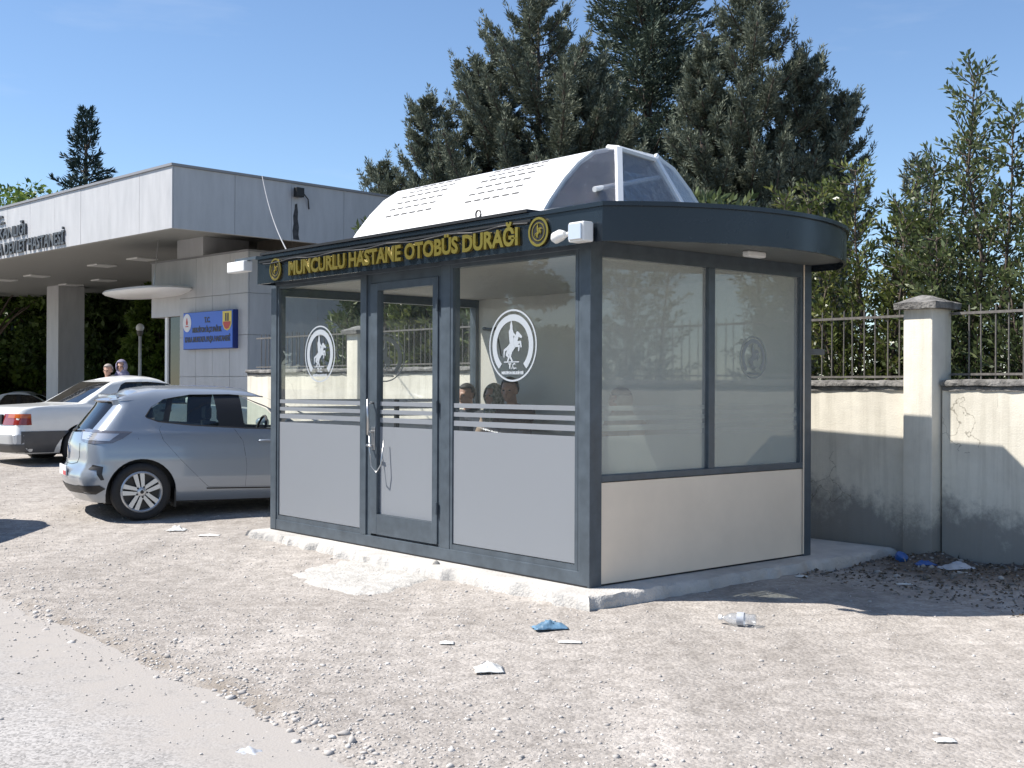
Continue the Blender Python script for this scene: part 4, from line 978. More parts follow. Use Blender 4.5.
# ------------------------------------------------------------------ cars
class Car:
    def __init__(s, L, rear, front, zroof, hw, belt, rr=(0.10, 0.62, 2.4), fr=(0.10, 0.6, 2.4), camber=0.05, bulge=0.06, rows=None, th=0.02):
        s.L = L; s.rear = np.array(rear); s.front = np.array(front); s.zr = np.array(zroof); s.hw = np.array(hw); s.belt = belt
        s.rrp = rr; s.frp = fr; s.camber = camber; s.bulge = bulge; s.top = s.hw[-1, 0]; s.rows = rows; s.th = th
    def xr(s, z): return np.interp(z, s.rear[:, 0], s.rear[:, 1])
    def xf(s, z): return np.interp(z, s.front[:, 0], s.front[:, 1])
    def half(s, z): return np.interp(z, s.hw[:, 0], s.hw[:, 1])
    def corner(s, t):
        a, c0, n = s.rrp; k = np.clip(t/a, 0, 1); f = c0+(1-c0)*(1-(1-k)**n)**(1/n)
        a, c0, n = s.frp; k = np.clip((1-t)/a, 0, 1); return f*(c0+(1-c0)*(1-(1-k)**n)**(1/n))
    def ztrue(s, z, t):
        if z <= s.belt: return z
        zt = np.interp(t, s.zr[:, 0], s.zr[:, 1]); return s.belt+(z-s.belt)/(s.top-s.belt)*(zt-s.belt)
    def side(s, x, z):
        """half width at length x and height z"""
        xr, xf = s.xr(z), s.xf(z); t = np.clip((x-xr)/(xf-xr), 0, 1)
        return float(s.half(z)*s.corner(t))
    def ring(s, q, z, sgn):
        """q<0: across the rear from the middle (-1) to the corner (0); q>=0: metres along the side"""
        xr, xf = s.xr(z), s.xf(z)
        if q < 0:
            w0 = s.half(z)*s.rrp[1]; y = (1+q)*w0; return (xr-s.bulge*(1-(1+q)**2), sgn*y, s.ztrue(z, 0)+0)
        t = min(1, q/(xf-xr)); return (xr+t*(xf-xr), sgn*s.half(z)*float(s.corner(t)), s.ztrue(z, t))
    def shell(s):
        a = s.rrp[0]
        S = np.unique(np.concatenate([a*np.array([0, .01, .03, .07, .13, .2, .3, .42, .56, .72, .88, 1.0]), np.linspace(a, 1-s.frp[0], 34), 1-s.frp[0]*np.array([0, .01, .03, .07, .13, .2, .3, .42, .56, .72, .88, 1.0])]))
        Z = s.rows; ns = len(S); NY = 13; Y = np.linspace(-1, 1, NY)
        ringn = 2*(ns)+2*(NY-2)
        vs = []; fs = []
        for z in Z:
            xr, xf, w = s.xr(z), s.xf(z), s.half(z)
            cor = s.corner(S)
            for i in range(ns): vs.append((xr+S[i]*(xf-xr), -w*cor[i], s.ztrue(z, S[i])))
            wf = w*cor[-1]
            for y in Y[1:-1]: vs.append((xf+s.bulge*(1-y*y), y*wf, s.ztrue(z, 1)))
            for i in range(ns-1, -1, -1): vs.append((xr+S[i]*(xf-xr), w*cor[i], s.ztrue(z, S[i])))
            wr = w*cor[0]
            for y in Y[::-1][1:-1]: vs.append((xr-s.bulge*(1-y*y), y*wr, s.ztrue(z, 0)))
        nz = len(Z)
        for k in range(nz-1):
            for i in range(ringn): j = (i+1) % ringn; fs.append((k*ringn+i, k*ringn+j, (k+1)*ringn+j, (k+1)*ringn+i))
        def lid(k, camb):
            b = k*ringn
            def idx(i, j):            # i along s, j across
                if i == 0:
                    return b+ (0 if j == 0 else (ns+NY-2+ns-1 if j == NY-1 else ringn+b-b - j))
                if i == ns-1:
                    return b+(ns-1 if j == 0 else (ns+NY-2 if j == NY-1 else ns-1+j))
                if j == 0: return b+i
                if j == NY-1: return b+ns+NY-2+(ns-1-i)
                return None
            grid = {}
            for i in range(ns):
                for j in range(NY):
                    q = idx(i, j)
                    if i == 0 and 0 < j < NY-1: q = b+ringn-j
                    if q is None:
                        p0 = vs[b+i]; p1 = vs[b+ns+NY-2+(ns-1-i)]; y = Y[j]
                        fade = min(1, min(i, ns-1-i)/6)
                        rear_off = 0
                        vs.append((p0[0], p0[1]+(p1[1]-p0[1])*(y+1)/2, p0[2]+camb*(1-y*y)*fade)); q = len(vs)-1
                    grid[i, j] = q
            for i in range(ns-1):
                for j in range(NY-1): fs.append((grid[i, j], grid[i+1, j], grid[i+1, j+1], grid[i, j+1]))
        lid(nz-1, s.camber); lid(0, 0)
        mb = MB(); mb.add(vs, fs); return mb
    def patch(s, mb, poly, off=0.004, sgn=-1, mode='side', cuts=5, mi=0, thick=0.0):
        cuts = 14 if mode == 'ring' else cuts
        bm = bmesh.new(); vv = [bm.verts.new((p[0], p[1], 0)) for p in poly]; bm.faces.new(vv)
        bmesh.ops.triangulate(bm, faces=bm.faces[:])
        bmesh.ops.subdivide_edges(bm, edges=bm.edges[:], cuts=cuts, use_grid_fill=True)
        for v in bm.verts:
            if mode == 'side':
                x, z = v.co.x, v.co.y; v.co = Vector((x, sgn*(s.side(x, z)+off), z))
            else:
                q, z = v.co.x, v.co.y; p = Vector(s.ring(q, z, sgn)); e = 1e-3
                px = Vector(s.ring(q+e, z, sgn))-p; pz = Vector(s.ring(q, z+e, sgn))-p
                if (q+e >= 0) != (q >= 0): px = p-Vector(s.ring(q-e, z, sgn))
                n = px.cross(pz); n = n.normalized() if n.length > 1e-9 else Vector((0, sgn, 0))
                c = Vector((s.L*.5, 0, .7))
                if n.dot(p-c) < 0: n = -n
                v.co = p+n*off
        return mb.bm(bm, mi)
    def seam(s, mb, pts, w=0.006, off=0.0025, sgn=-1, mode='side', n=14):
        P = []
        for a, b in zip(pts[:-1], pts[1:]):
            for i in range(n): P.append((a[0]+(b[0]-a[0])*i/n, a[1]+(b[1]-a[1])*i/n))
        P.append(pts[-1]); Q = []
        for x, z in P:
            if mode == 'side': Q.append(Vector((x, sgn*(s.side(x, z)+off-.003), z)))
            else: Q.append(Vector(s.ring(x, z, sgn)))
        mb.tube(Q, w*.55, 5); return mb

def make_wheel(parent, x, y, r, rimr, sgn, style):
    t = empty('wheel', (0, 0, 0)); t.parent = parent; t.location = (x, y, r)
    w = 0.10
    def lathe(prof, seg=40):
        vs = []; fs = []; n = len(prof)
        for k in range(seg):
            a = 2*math.pi*k/seg
            for rr_, yy in prof: vs.append((rr_*math.cos(a), yy*sgn, rr_*math.sin(a)))
        for k in range(seg):
            j = (k+1) % seg
            for i in range(n-1): fs.append((k*n+i, k*n+i+1, j*n+i+1, j*n+i))
        return vs, fs
    mb = MB(); mb.add(*lathe([(rimr, -w), (r*.93, -w), (r*.985, -w*.8), (r, -w*.4), (r, w*.45), (r*.985, w*.85), (r*.945, w), (r*.88, w+.012), (rimr+.03, w+.010), (rimr+.004, w-.002)]))
    mb.build('tyre', M['tyre'], t, smooth=True, angle=50)
    mb = MB(); mb.add(*lathe([(rimr+.003, w-.004), (rimr-.012, w+.006), (rimr-.022, w-.004), (rimr-.03, w-.06)]))
    mb.ball((0, sgn*(w-.008), 0), (.055, .022, .055), 20, 10)
    if style == 'spoke':
        for k in range(5):
            for off in (-0.13, 0.13):
                a = 2*math.pi*k/5+rad(100); d = Vector((math.cos(a), 0, math.sin(a))); e = Vector((-math.sin(a), 0, math.cos(a)))
                i0 = .040; i1 = rimr-.012
                for side_ in (1,):
                    a0 = d*i0+e*(off*.17); a1 = d*i1+e*(off*.30)
                    hw0, hw1 = .0165, .026
                    q = [a0-e*hw0, a0+e*hw0, a1+e*hw1, a1-e*hw1]
                    mb.add([(p.x, sgn*(w-.002), p.z) for p in q]+[(p.x, sgn*(w-.03), p.z) for p in q], [(0, 1, 2, 3), (0, 1, 5, 4), (1, 2, 6, 5), (2, 3, 7, 6), (3, 0, 4, 7)])
    else:
        mb.add(*lathe([(.05, w-.004), (.11, w+.004), (rimr-.05, w-.004), (rimr-.02, w-.010)]))
    mb.build('rim', M['rim_silver'], t, smooth=True, angle=35)
    mb = MB(); mb.add(*lathe([(.0, w-.055), (rimr-.004, w-.055)])); 
    for k in range(5):
        a = 2*math.pi*k/5+rad(100)+.63; mb.ball((.058*math.cos(a), sgn*(w-.0), .058*math.sin(a)), .011, 8, 6)
    mb.ball((0, sgn*(w+.010), 0), (.022, .006, .022), 12, 6)
    mb.build('wheel_hub', M['car_trim'], t)
    return t

def car_body(car, m, parent, arches, side_cuts, rear_cut, front_cut, arch_r):
    sh = car.shell().build('body', m, parent, smooth=True)
    sd = sh.modifiers.new('sol', 'SOLIDIFY'); sd.thickness = car.th; sd.offset = -1
    cut = MB()
    for x, r in arches:
        cut.tube([(x, -2, r-.01), (x, 2, r-.01)], arch_r, 36)
    for poly in side_cuts: cut.prism(poly, lambda p, t: (p[0], -2+4*t, p[1]))
    for poly, x0, x1 in (rear_cut, front_cut):
        if poly: cut.prism(poly, lambda p, t: (x0+(x1-x0)*t, p[0], p[1]))
    objs = []
    co = cut.build('cutter', None, None)
    b = sh.modifiers.new('bo', 'BOOLEAN'); b.operation = 'DIFFERENCE'; b.object = co; b.solver = 'EXACT'; b.use_self = True
    bake(sh, 'body')
    if not sh.data.materials: sh.data.materials.append(m)
    bpy.data.objects.remove(co)
    sh.data.polygons.foreach_set('use_smooth', [True]*len(sh.data.polygons)); sh.data.set_sharp_from_angle(angle=rad(32))
    return sh

def scaled(poly, d):
    cx = sum(p[0] for p in poly)/len(poly); cz = sum(p[1] for p in poly)/len(poly)
    return [(p[0]+(p[0]-cx)/max(.01, math.hypot(p[0]-cx, p[1]-cz))*d, p[1]+(p[1]-cz)/max(.01, math.hypot(p[0]-cx, p[1]-cz))*d) for p in poly]
def seats(parent, xs, belt):
    for x, w in xs:
        for s_ in ((-.37, .37) if w == 'front' else (0,)):
            ww = .25 if w == 'front' else .62
            mb = MB(); mb.box(x-.5, x, s_-ww, s_+ww, .30, .48, 0, .05)
            vs = [(x-.52, -ww, .42), (x-.40, -ww, .42), (x-.60, -ww*.9, 1.06), (x-.68, -ww*.9, 1.06)]
            mb.add([(p[0], s_+p[1], p[2]) for p in vs]+[(p[0], s_-p[1], p[2]) for p in vs], [(0, 1, 2, 3), (4, 5, 6, 7), (0, 1, 5, 4), (1, 2, 6, 5), (2, 3, 7, 6), (3, 0, 4, 7)])
            for h in ((0,) if w == 'front' else (-.38, .38)): mb.box(x-.70, x-.62, s_+h-.12, s_+h+.12, 1.08, 1.24, 0, .03)
            mb.build('seat', M['car_cabin'], parent)
    return

# grey-blue hatchback
HB_X = 0.74
RO = 0.11
def hatchback():
    t = empty('hatchback_car', (0, 0, 0), 0, 'silver blue five door hatchback parked left of the kiosk', 'car')
    rows = [.20, .24, .28, .33, .38, .42, .46, .50, .55, .60, .64, .68, .72, .76, .80, .84, .88, .92, .96, .99, 1.02, 1.06, 1.10, 1.15, 1.20, 1.25, 1.29, 1.32, 1.35, 1.375, 1.40, 1.42]
    car = Car(4.05,
        [(z, x+RO) for z, x in [(.20, .14), (.26, .09), (.33, .045), (.40, .012), (.46, .0), (.52, .004), (.56, .03), (.60, .055), (.66, .065), (.75, .065), (.84, .075), (.90, .095), (.96, .125), (1.0, .15), (1.10, .225), (1.20, .30), (1.29, .365), (1.32, .355), (1.35, .335), (1.375, .36), (1.42, .55)]],
        [(.20, 3.90), (.46, 4.05), (.70, 4.02), (.84, 3.85), (.92, 3.35), (.98, 3.05), (1.10, 2.85), (1.25, 2.52), (1.42, 2.05)],
        [(0, 1.375), (.06, 1.405), (.2, 1.435), (.45, 1.445), (.75, 1.44), (1, 1.42)],
        [(.20, .80), (.25, .845), (.33, .875), (.46, .893), (.60, .897), (.68, .900), (.72, .893), (.80, .885), (.90, .868), (.96, .850), (1.0, .830), (1.10, .790), (1.20, .748), (1.30, .700), (1.36, .660), (1.40, .61), (1.42, .55)],
        1.0, rr=(.085, .66, 2.3), rows=rows, bulge=.075)
    side_w = [(.79, 1.135), (.93, 1.085), (1.30, 1.045), (1.90, 1.01), (2.70, .985), (2.86, 1.0), (2.56, 1.22), (2.20, 1.362), (1.75, 1.395), (1.30, 1.388), (1.0, 1.335), (.86, 1.24)]
    rw = [(-.60, .985), (.60, .985), (.54, 1.30), (-.54, 1.30)]
    fw = [(-.62, 1.03), (.62, 1.03), (.50, 1.36), (-.50, 1.36)]
    body = car_body(car, M['car_silver'], t, [(HB_X, .315), (HB_X+2.58, .315)], [side_w], (rw, -.5, .72), (fw, 2.0, 3.4), .375)
    # window panes and pillars
    for sg in (-1, 1):
        wn = [(.80, 1.13), (.93, 1.085), (.985, 1.082), (1.06, 1.335), (.99, 1.31), (.86, 1.23)]
        rd = [(1.03, 1.078), (1.30, 1.045), (1.62, 1.026), (1.58, 1.39), (1.30, 1.386), (1.10, 1.36)]
        fd = [(1.88, 1.013), (2.70, .985), (2.84, 1.0), (2.56, 1.21), (2.20, 1.358), (1.86, 1.39)]
        bp = [(1.60, 1.026), (1.89, 1.012), (1.87, 1.392), (1.57, 1.392)]
        cp = [(.975, 1.082), (1.04, 1.077), (1.115, 1.365), (1.045, 1.35)]
        mb = MB(); car.patch(mb, wn, -.010, sg); mb.build('quarter_window', M['dark_glass'], t, smooth=True)
        mb = MB(); car.patch(mb, rd, -.010, sg); mb.build('window', M['car_glass'], t, smooth=True)
        if sg == 1:                       # the near driver window is open
            mb = MB(); car.patch(mb, fd, -.010, sg); mb.build('window', M['car_glass'], t, smooth=True)
        for q_ in (bp, cp): mb = MB(); car.patch(mb, q_, -.006, sg); mb.build('window_pillar', M['car_trim'], t, smooth=True)
        mb = MB(); car.seam(mb, [(.80, 1.13), (.93, 1.083), (1.30, 1.043), (1.90, 1.008), (2.72, .982)], .016, .0, sg); car.seam(mb, [(.79, 1.14), (.86, 1.245), (1.0, 1.34), (1.30, 1.391), (1.75, 1.398), (2.2, 1.365)], .014, .0, sg); mb.build('window_seal', M['car_trim'], t)
        mb = MB()
        car.seam(mb, [(.985, 1.08), (.93, 1.0), (.97, .88), (1.16, .66), (1.40, .42), (1.47, .355), (2.62, .335)], .007, .0, sg)
        car.seam(mb, [(1.76, 1.01), (1.86, .86), (1.90, .60), (1.89, .345)], .007, .0, sg)
        car.seam(mb, [(2.72, .98), (2.76, .7), (2.70, .345)], .007, .0, sg)
        mb.build('door_seam', M['car_trim'], t)
        mb = MB(); car.patch(mb, [(1.45, .345), (2.68, .325), (2.68, .312), (1.45, .330)], .004, sg); mb.build('sill_strip', M['car_trim'], t)
        for hx in (2.03,):
            mb = MB(); y = sg*(car.side(hx+.1, .86)+.028)
            mb.tube([(hx, sg*(car.side(hx, .86)-.01), .862), (hx+.03, y, .868), (hx+.12, y, .868), (hx+.21, y, .862), (hx+.24, sg*(car.side(hx+.24, .85)-.01), .855)], [.010, .014, .015, .014, .010], 8); mb.build('door_handle', M['car_silver'], t, smooth=True)
        # lamps wrapping the corner
        lp = [(-.40, .985), (-.10, 1.0), (.18, .985), (.40, .975), (.33, .905), (.24, .855), (.06, .845), (-.22, .875)]
        mb = MB(); car.patch(mb, lp, .006, sg, 'ring', 7); lampo = mb.build('tail_light', M['lamp_smoke'], t, smooth=True)
        mb = MB(); car.patch(mb, [(-.30, .965), (.27, .955), (.20, .878), (-.16, .885)], .009, sg, 'ring', 5); mb.build('lens', M['lamp_clear'], lampo, smooth=True)
        mb = MB(); car.seam(mb, [(-.20, .925), (.06, .92)], .007, .012, sg, 'ring'); mb.build('light_bar', M['lamp_red'], lampo, smooth=True)
        # bumper vent and lower skirt
        mb = MB(); car.patch(mb, [(.07, .62), (.17, .60), (.235, .46), (.20, .455), (.13, .56), (.05, .57)], .006, sg, 'ring', 4); mb.build('bumper_vent', M['car_trim'], t)
        mb = MB(); car.patch(mb, [(-.98, .375), (-.2, .375), (.18, .40), (.22, .36), (.10, .30), (-.98, .285)], .006, sg, 'ring', 5); mb.build('rear_skirt', M['car_trim'], t, smooth=True)
        mb = MB()
        fc = [(.62+.085*math.cos(a), .885+.085*math.sin(a)) for a in np.linspace(0, 2*math.pi, 25)]
        if sg == -1: car.seam(mb, fc, .005, .0, sg, n=2)
        car.seam(mb, [(-.99, .60), (-.62, .60), (-.30, .625), (-.2, .70), (-.24, .84)], .006, .0, sg, 'ring', 8)
        mb.build('panel_seam', M['car_trim'], t)
        mb = MB(); mb.ball((2.62, sg*.98, 1.02), (.09, .10, .07), 14, 10); mb.tube([(2.62, sg*.86, .985), (2.62, sg*.95, 1.0)], .02); mb.build('wing_mirror', M['car_silver'], t, smooth=True)
        for x in (HB_X, HB_X+2.58): make_wheel(t, x, sg*(.895-.105), .318, .224, sg, 'spoke')
        mb = MB(); mb.box(HB_X+.36, HB_X+.375, sg*.66, sg*.86, .14, .34); mb.build('mud_flap', M['car_trim'], t)
        mb = MB(); car.seam(mb, [(RO+.30, 1.30), (RO+.62, 1.33), (RO+.70, 1.40)], .005, .0, sg); car.seam(mb, [(.98, .76), (1.6, .72), (2.7, .74)], .0035, .0, sg); mb.build('crease', M['car_silver'], t)
        mb = MB(); car.patch(mb, [(3.70, .78), (3.99, .72), (3.98, .64), (3.72, .68)], .006, sg); mb.build('headlight', M['lamp_clear'], t, smooth=True)
    # rear glass, wiper, badge, plate, spoiler
    mb = MB(); e = []
    for z in np.linspace(.978, 1.305, 8):
        for y in np.linspace(-.62+(z-.98)*.18, .62-(z-.98)*.18, 9): w0 = car.half(z)*car.rrp[1]; e.append((car.xr(z)-car.bulge*(1-min(1, abs(y)/w0)**2)+.010+max(0, abs(y)-w0)*1.1, y, z))
    fs = [(r*9+c_, r*9+c_+1, r*9+c_+10, r*9+c_+9) for r in range(7) for c_ in range(8)]
    mb.add(e, fs); mb.build('rear_window', M['dark_glass'], t, smooth=True)
    mb = MB(); mb.tube([(.10+RO, 0, .97), (.04+RO, -.02, .975), (.05+RO, -.30, 1.01)], .014); mb.ball((.075+RO, 0, .972), (.05, .05, .022)); mb.build('wiper', M['car_trim'], t)
    mb = MB(); mb.prism([(-.62, 1.355), (.62, 1.355), (.60, 1.385), (-.60, 1.385)], lambda p, q: (RO+.24+.18*q+.16*(abs(p[0])/.62)**2*(1-q), p[0], p[1]-.012*(1-q))); mb.build('spoiler', M['car_silver'], t)
    mb = MB(); mb.prism([(-.60, 1.33), (.60, 1.33), (.60, 1.352), (-.60, 1.352)], lambda p, q: (RO+.27+.15*q+.15*(abs(p[0])/.62)**2*(1-q), p[0], p[1])); mb.build('spoiler_lip', M['car_trim'], t)
    mb = MB(); mb.prism([(0, .80), (.045, .725), (0, .65), (-.045, .725)], lambda p, q: (RO-.012-.012*q, p[0], p[1])); mb.build('badge', M['chrome'], t)
    pl = MB().box(RO-.078, RO-.066, -.26, .26, .47, .58).build('number_plate', M['plate_white'], t)
    MB().box(RO-.0795, RO-.0785, -.26, -.05, .475, .52).build('plate_text', M['plate_red'], pl)
    MB().box(.40, 3.6, -.60, .60, .17, .33).build('underbody', M['car_trim'], t)
    MB().box(HB_X-.42, HB_X+.42, -.66, .66, .25, .72).build('wheel_well', M['car_trim'], t); MB().box(HB_X+2.16, HB_X+3.0, -.66, .66, .25, .68).build('wheel_well', M['car_trim'], t)
    seats(t, [(1.55, 'rear'), (2.40, 'front')], 1.0)
    MB().box(2.55, 3.0, -.72, .72, .70, .97, 0, .05).build('dashboard', M['car_cabin'], t)
    mb = MB(); mb.tube([(2.42+.05*math.sin(a), .37+.18*math.cos(a), .95+.17*math.sin(a)) for a in np.linspace(0, 2*math.pi, 20)], .016); mb.build('steering_wheel', M['car_cabin'], t)
    return t
hb = hatchback()
HB_YAW = rad(28)
wx, wy = -4.10, 13.08                     # ground contact of the near rear wheel
ca, sa = math.cos(HB_YAW), math.sin(HB_YAW)
hb.location = (wx-ca*HB_X-sa*.79, wy-sa*HB_X+ca*.79, gz(wx, wy)); hb.rotation_euler = (0, rad(0.4), HB_YAW)

# white saloon
SD_X = 1.12
def saloon():
    t = empty('saloon_car', (0, 0, 0), 0, 'old white saloon car with dark grey lower cladding behind the hatchback', 'car')
    rows = [.20, .24, .28, .33, .40, .46, .50, .53, .56, .60, .66, .72, .78, .84, .88, .905, .925, .94, .955, .97, .985, 1.0, 1.03, 1.08, 1.13, 1.18, 1.23, 1.28, 1.32, 1.35, 1.375, 1.39]
    car = Car(4.74,
        [(.20, .16), (.28, .05), (.34, .01), (.50, .0), (.53, .03), (.60, .06), (.75, .085), (.86, .11), (.905, .13), (.925, .16), (.94, .24), (.955, .42), (.97, .72), (.985, 1.02), (1.0, 1.12), (1.10, 1.29), (1.20, 1.46), (1.30, 1.62), (1.36, 1.74), (1.39, 1.92)],
        [(.20, 4.6), (.50, 4.74), (.70, 4.72), (.84, 4.6), (.905, 4.3), (.94, 3.75), (.97, 3.5), (1.0, 3.38), (1.10, 3.22), (1.25, 2.96), (1.39, 2.62)],
        [(0, 1.385), (.2, 1.415), (.5, 1.43), (.8, 1.42), (1, 1.39)],
        [(.20, .77), (.26, .83), (.34, .858), (.50, .868), (.66, .87), (.80, .862), (.88, .845), (.93, .825), (.97, .795), (1.0, .775), (1.10, .735), (1.25, .672), (1.33, .635), (1.375, .59), (1.39, .54)],
        1.0, rr=(.05, .82, 2.4), rows=rows, bulge=.05, camber=.035)
    side_w = [(1.66, 1.005), (3.20, .965), (3.32, .985), (2.98, 1.20), (2.72, 1.325), (2.35, 1.355), (1.95, 1.345), (1.86, 1.30)]
    rw = [(-.64, 1.005), (.64, 1.005), (.55, 1.345), (-.55, 1.345)]
    fw = [(-.62, 1.03), (.62, 1.03), (.50, 1.34), (-.50, 1.34)]
    car_body(car, M['car_white'], t, [(SD_X, .315), (SD_X+2.80, .315)], [side_w], (rw, .9, 1.85), (fw, 2.6, 3.8), .365)
    for sg in (-1, 1):
        rd = [(1.68, 1.008), (2.30, .990), (2.28, 1.352), (1.95, 1.34), (1.87, 1.295)]
        fd = [(2.40, .988), (3.18, .968), (3.30, .986), (2.98, 1.19), (2.72, 1.318), (2.38, 1.35)]
        mb = MB(); car.patch(mb, rd, -.010, sg); mb.build('window', M['dark_glass'], t, smooth=True)
        mb = MB(); car.patch(mb, fd, -.010, sg); mb.build('window', M['dark_glass'], t, smooth=True)
        mb = MB(); car.patch(mb, [(2.29, .988), (2.41, .986), (2.39, 1.354), (2.27, 1.354)], -.004, sg); mb.build('window_pillar', M['car_trim'], t)
        mb = MB(); car.seam(mb, [(1.66, 1.0), (3.22, .962)], .014, .0, sg); car.seam(mb, [(1.66, 1.0), (1.85, 1.30), (1.95, 1.352), (2.4, 1.36), (2.72, 1.33)], .014, .0, sg); mb.build('window_seal', M['chrome'], t)
        # dark cladding on the lower side, with the wheel arch left open
        def clad(x0, x1):
            mb = MB(); n = 40; vs = []; fs = []
            for i in range(n+1):
                x = x0+(x1-x0)*i/n
                for k in range(5):
                    z0 = .215
                    for wc in (SD_X, SD_X+2.80):
                        d = abs(x-wc)
                        if d < .372: z0 = max(z0, .305+math.sqrt(.372**2-d*d))
                    z = min(z0, .56)+(.56-min(z0, .56))*k/4
                    vs.append((x, sg*(car.side(x, z)+.012), z))
            for i in range(n):
                for k in range(4): fs.append((i*5+k, i*5+k+1, i*5+k+6, i*5+k+5))
            mb.add(vs, fs); return mb
        clad(.12, 4.5).build('side_cladding', M['car_cladding'], t, smooth=True)
        mb = MB(); car.patch(mb, [(-.99, .50), (.16, .50), (.16, .235), (-.99, .235)], .008, sg, 'ring', 6); mb.build('bumper', M['bumper_grey'], t, smooth=True)
        mb = MB(); car.patch(mb, [(-.99, .36), (.16, .36), (.16, .235), (-.99, .22)], .012, sg, 'ring', 6); mb.build('bumper_skirt', M['car_cladding'], t, smooth=True)
        lp = [(-.50, .83), (.17, .83), (.21, .66), (-.50, .65)]
        mb = MB(); car.patch(mb, lp, .008, sg, 'ring', 6); lo = mb.build('tail_light', M['lamp_red'], t, smooth=True)
        mb = MB(); car.patch(mb, [(-.30, .83), (.165, .83), (.185, .765), (-.30, .765)], .011, sg, 'ring', 5); mb.build('indicator', M['lamp_orange'], lo, smooth=True)
        mb = MB(); car.seam(mb, [(1.46, .95), (1.55, .72), (1.60, .56)], .007, .0, sg); car.seam(mb, [(2.34, .97), (2.36, .56)], .007, .0, sg); car.seam(mb, [(3.28, .95), (3.30, .56)], .007, .0, sg); mb.build('door_seam', M['car_trim'], t)
        for hx in (1.68, 2.48):
            mb = MB(); mb.box(hx, hx+.2, sg*(car.side(hx, .86)-.004), sg*(car.side(hx, .86)+.02), .845, .88, 0, .008); mb.build('door_handle', M['car_trim'], t)
        mb = MB(); mb.box(2.95, 3.08, sg*.82, sg*1.0, .98, 1.09, 0, .03); mb.build('wing_mirror', M['car_white'], t)
        mb = MB(); car.patch(mb, [(4.45, .80), (4.66, .80), (4.69, .62), (4.45, .62)], .006, sg); mb.build('headlight', M['lamp_clear'], t)
        for x in (SD_X, SD_X+2.80): make_wheel(t, x, sg*(.868-.105), .315, .20, sg, 'cover')
    mb = MB(); e = []
    for z in np.linspace(1.0, 1.35, 6):
        k = (z-1.0)/.35
        for y in np.linspace(-.65+.09*k, .65-.09*k, 9): e.append((car.xr(z)-car.bulge*(1-(y/.66)**2)+.012, y, z))
    mb.add(e, [(r*9+c_, r*9+c_+1, r*9+c_+10, r*9+c_+9) for r in range(5) for c_ in range(8)]); mb.build('rear_window', M['dark_glass'], t, smooth=True)
    MB().box(.012, .05, -.34, .34, .66, .82, 0, .004).build('plate_recess', M['car_trim'], t)
    pl = MB().box(.0, .012, -.26, .26, .685, .795).build('number_plate', M['plate_white'], t)
    mb = MB()
    for i, y in enumerate(np.linspace(.20, -.21, 8)): mb.box(-.002, .0, y-.018, y+.018, .71, .775)
    mb.build('plate_text', M['car_trim'], pl)
    mb = MB()
    mb.tube([(.02+.0*a, .05*math.cos(a), .885+.05*math.sin(a)) for a in np.linspace(0, 6.283, 20)], .006)
    for a in (1.57, 3.66, 5.76): mb.tube([(.02, 0, .885), (.02, .05*math.cos(a), .885+.05*math.sin(a))], .005)
    mb.build('badge', M['chrome'], t)
    MB().box(.4, 4.3, -.58, .58, .17, .33).build('underbody', M['car_trim'], t)
    MB().box(SD_X-.40, SD_X+.40, -.64, .64, .25, .66).build('wheel_well', M['car_trim'], t); MB().box(SD_X+2.4, SD_X+3.2, -.64, .64, .25, .66).build('wheel_well', M['car_trim'], t)
    seats(t, [(2.2, 'rear'), (3.0, 'front')], 1.0)
    MB().box(3.1, 3.5, -.68, .68, .70, .94, 0, .05).build('dashboard', M['car_cabin'], t)
    return t
sd = saloon()
SD_YAW = rad(44); ca, sa = math.cos(SD_YAW), math.sin(SD_YAW)
cx_, cy_ = -7.78, 18.5                  # right rear corner on the ground
sd.location = (cx_-sa*.85, cy_+ca*.85, gz(cx_, cy_)); sd.rotation_euler = (0, 0, SD_YAW)
far_car = copy_tree(sd); far_car['label'] = 'distant white car seen only by its roof left of the saloon rear window'
far_car.location = (-18.9, 40.0, gz(-18, 40)); far_car.rotation_euler = (0, 0, rad(8))
shadow_car = copy_tree(hb); shadow_car['label'] = 'hatchback copy added unseen beyond the left edge to cast the shadow on the gravel'  # unseen stand-in, added to cast the shadow at the left edge
shadow_car.location = (-6.60, 13.2, gz(-6, 12)); shadow_car.rotation_euler = (0, 0, rad(-91))

# ------------------------------------------------------------------ hospital entrance canopy and booth
hosp = empty('hospital_entrance', HORG, HYAW, 'grey stone clad hospital entrance canopy with booth and column', 'building')
def hbox(name, r0, r1, l0, l1, z0, z1, m=M['stone_cladding'], bev=0.0, parent=hosp): return MB().box(r0, r1, l0, l1, z0, z1, 0, bev).build(name, m, parent)
SB, ST, SO = 4.32, 5.43, 4.65
# slab with clad fascia made of panels with open joints
def panels(mb, axis, a0, a1, z0, z1, face, n, rows=1, j=0.008, depth=0.03, off=1):
    for i in range(n):
        for r in range(rows):
            p0 = a0+(a1-a0)*i/n+j/2; p1 = a0+(a1-a0)*(i+1)/n-j/2; q0 = z0+(z1-z0)*r/rows+j/2; q1 = z0+(z1-z0)*(r+1)/rows-j/2
            d = random.uniform(-.002, .002)
            if axis == 'l': mb.box(face+d, face+depth, p0, p1, q0, q1)
            else: mb.box(p0, p1, face+d, face+depth, q0, q1)
    return mb
hbox('roof_slab', 0.16, 10.0, 0.16, 24.0, SO+0.02, ST-0.02)
MB().box(.02, .16, .02, 24.0, SB+.012, ST-.02).build('fascia_core', M['slab_soffit'], hosp); MB().box(.161, 10.0, .02, .16, SB+.012, ST-.02).build('fascia_core', M['slab_soffit'], hosp)
mb = panels(MB(), 'l', 0.0, 24.0, SB, ST, 0.0, 20); mb.build('fascia_cladding', M['stone_cladding'], hosp)
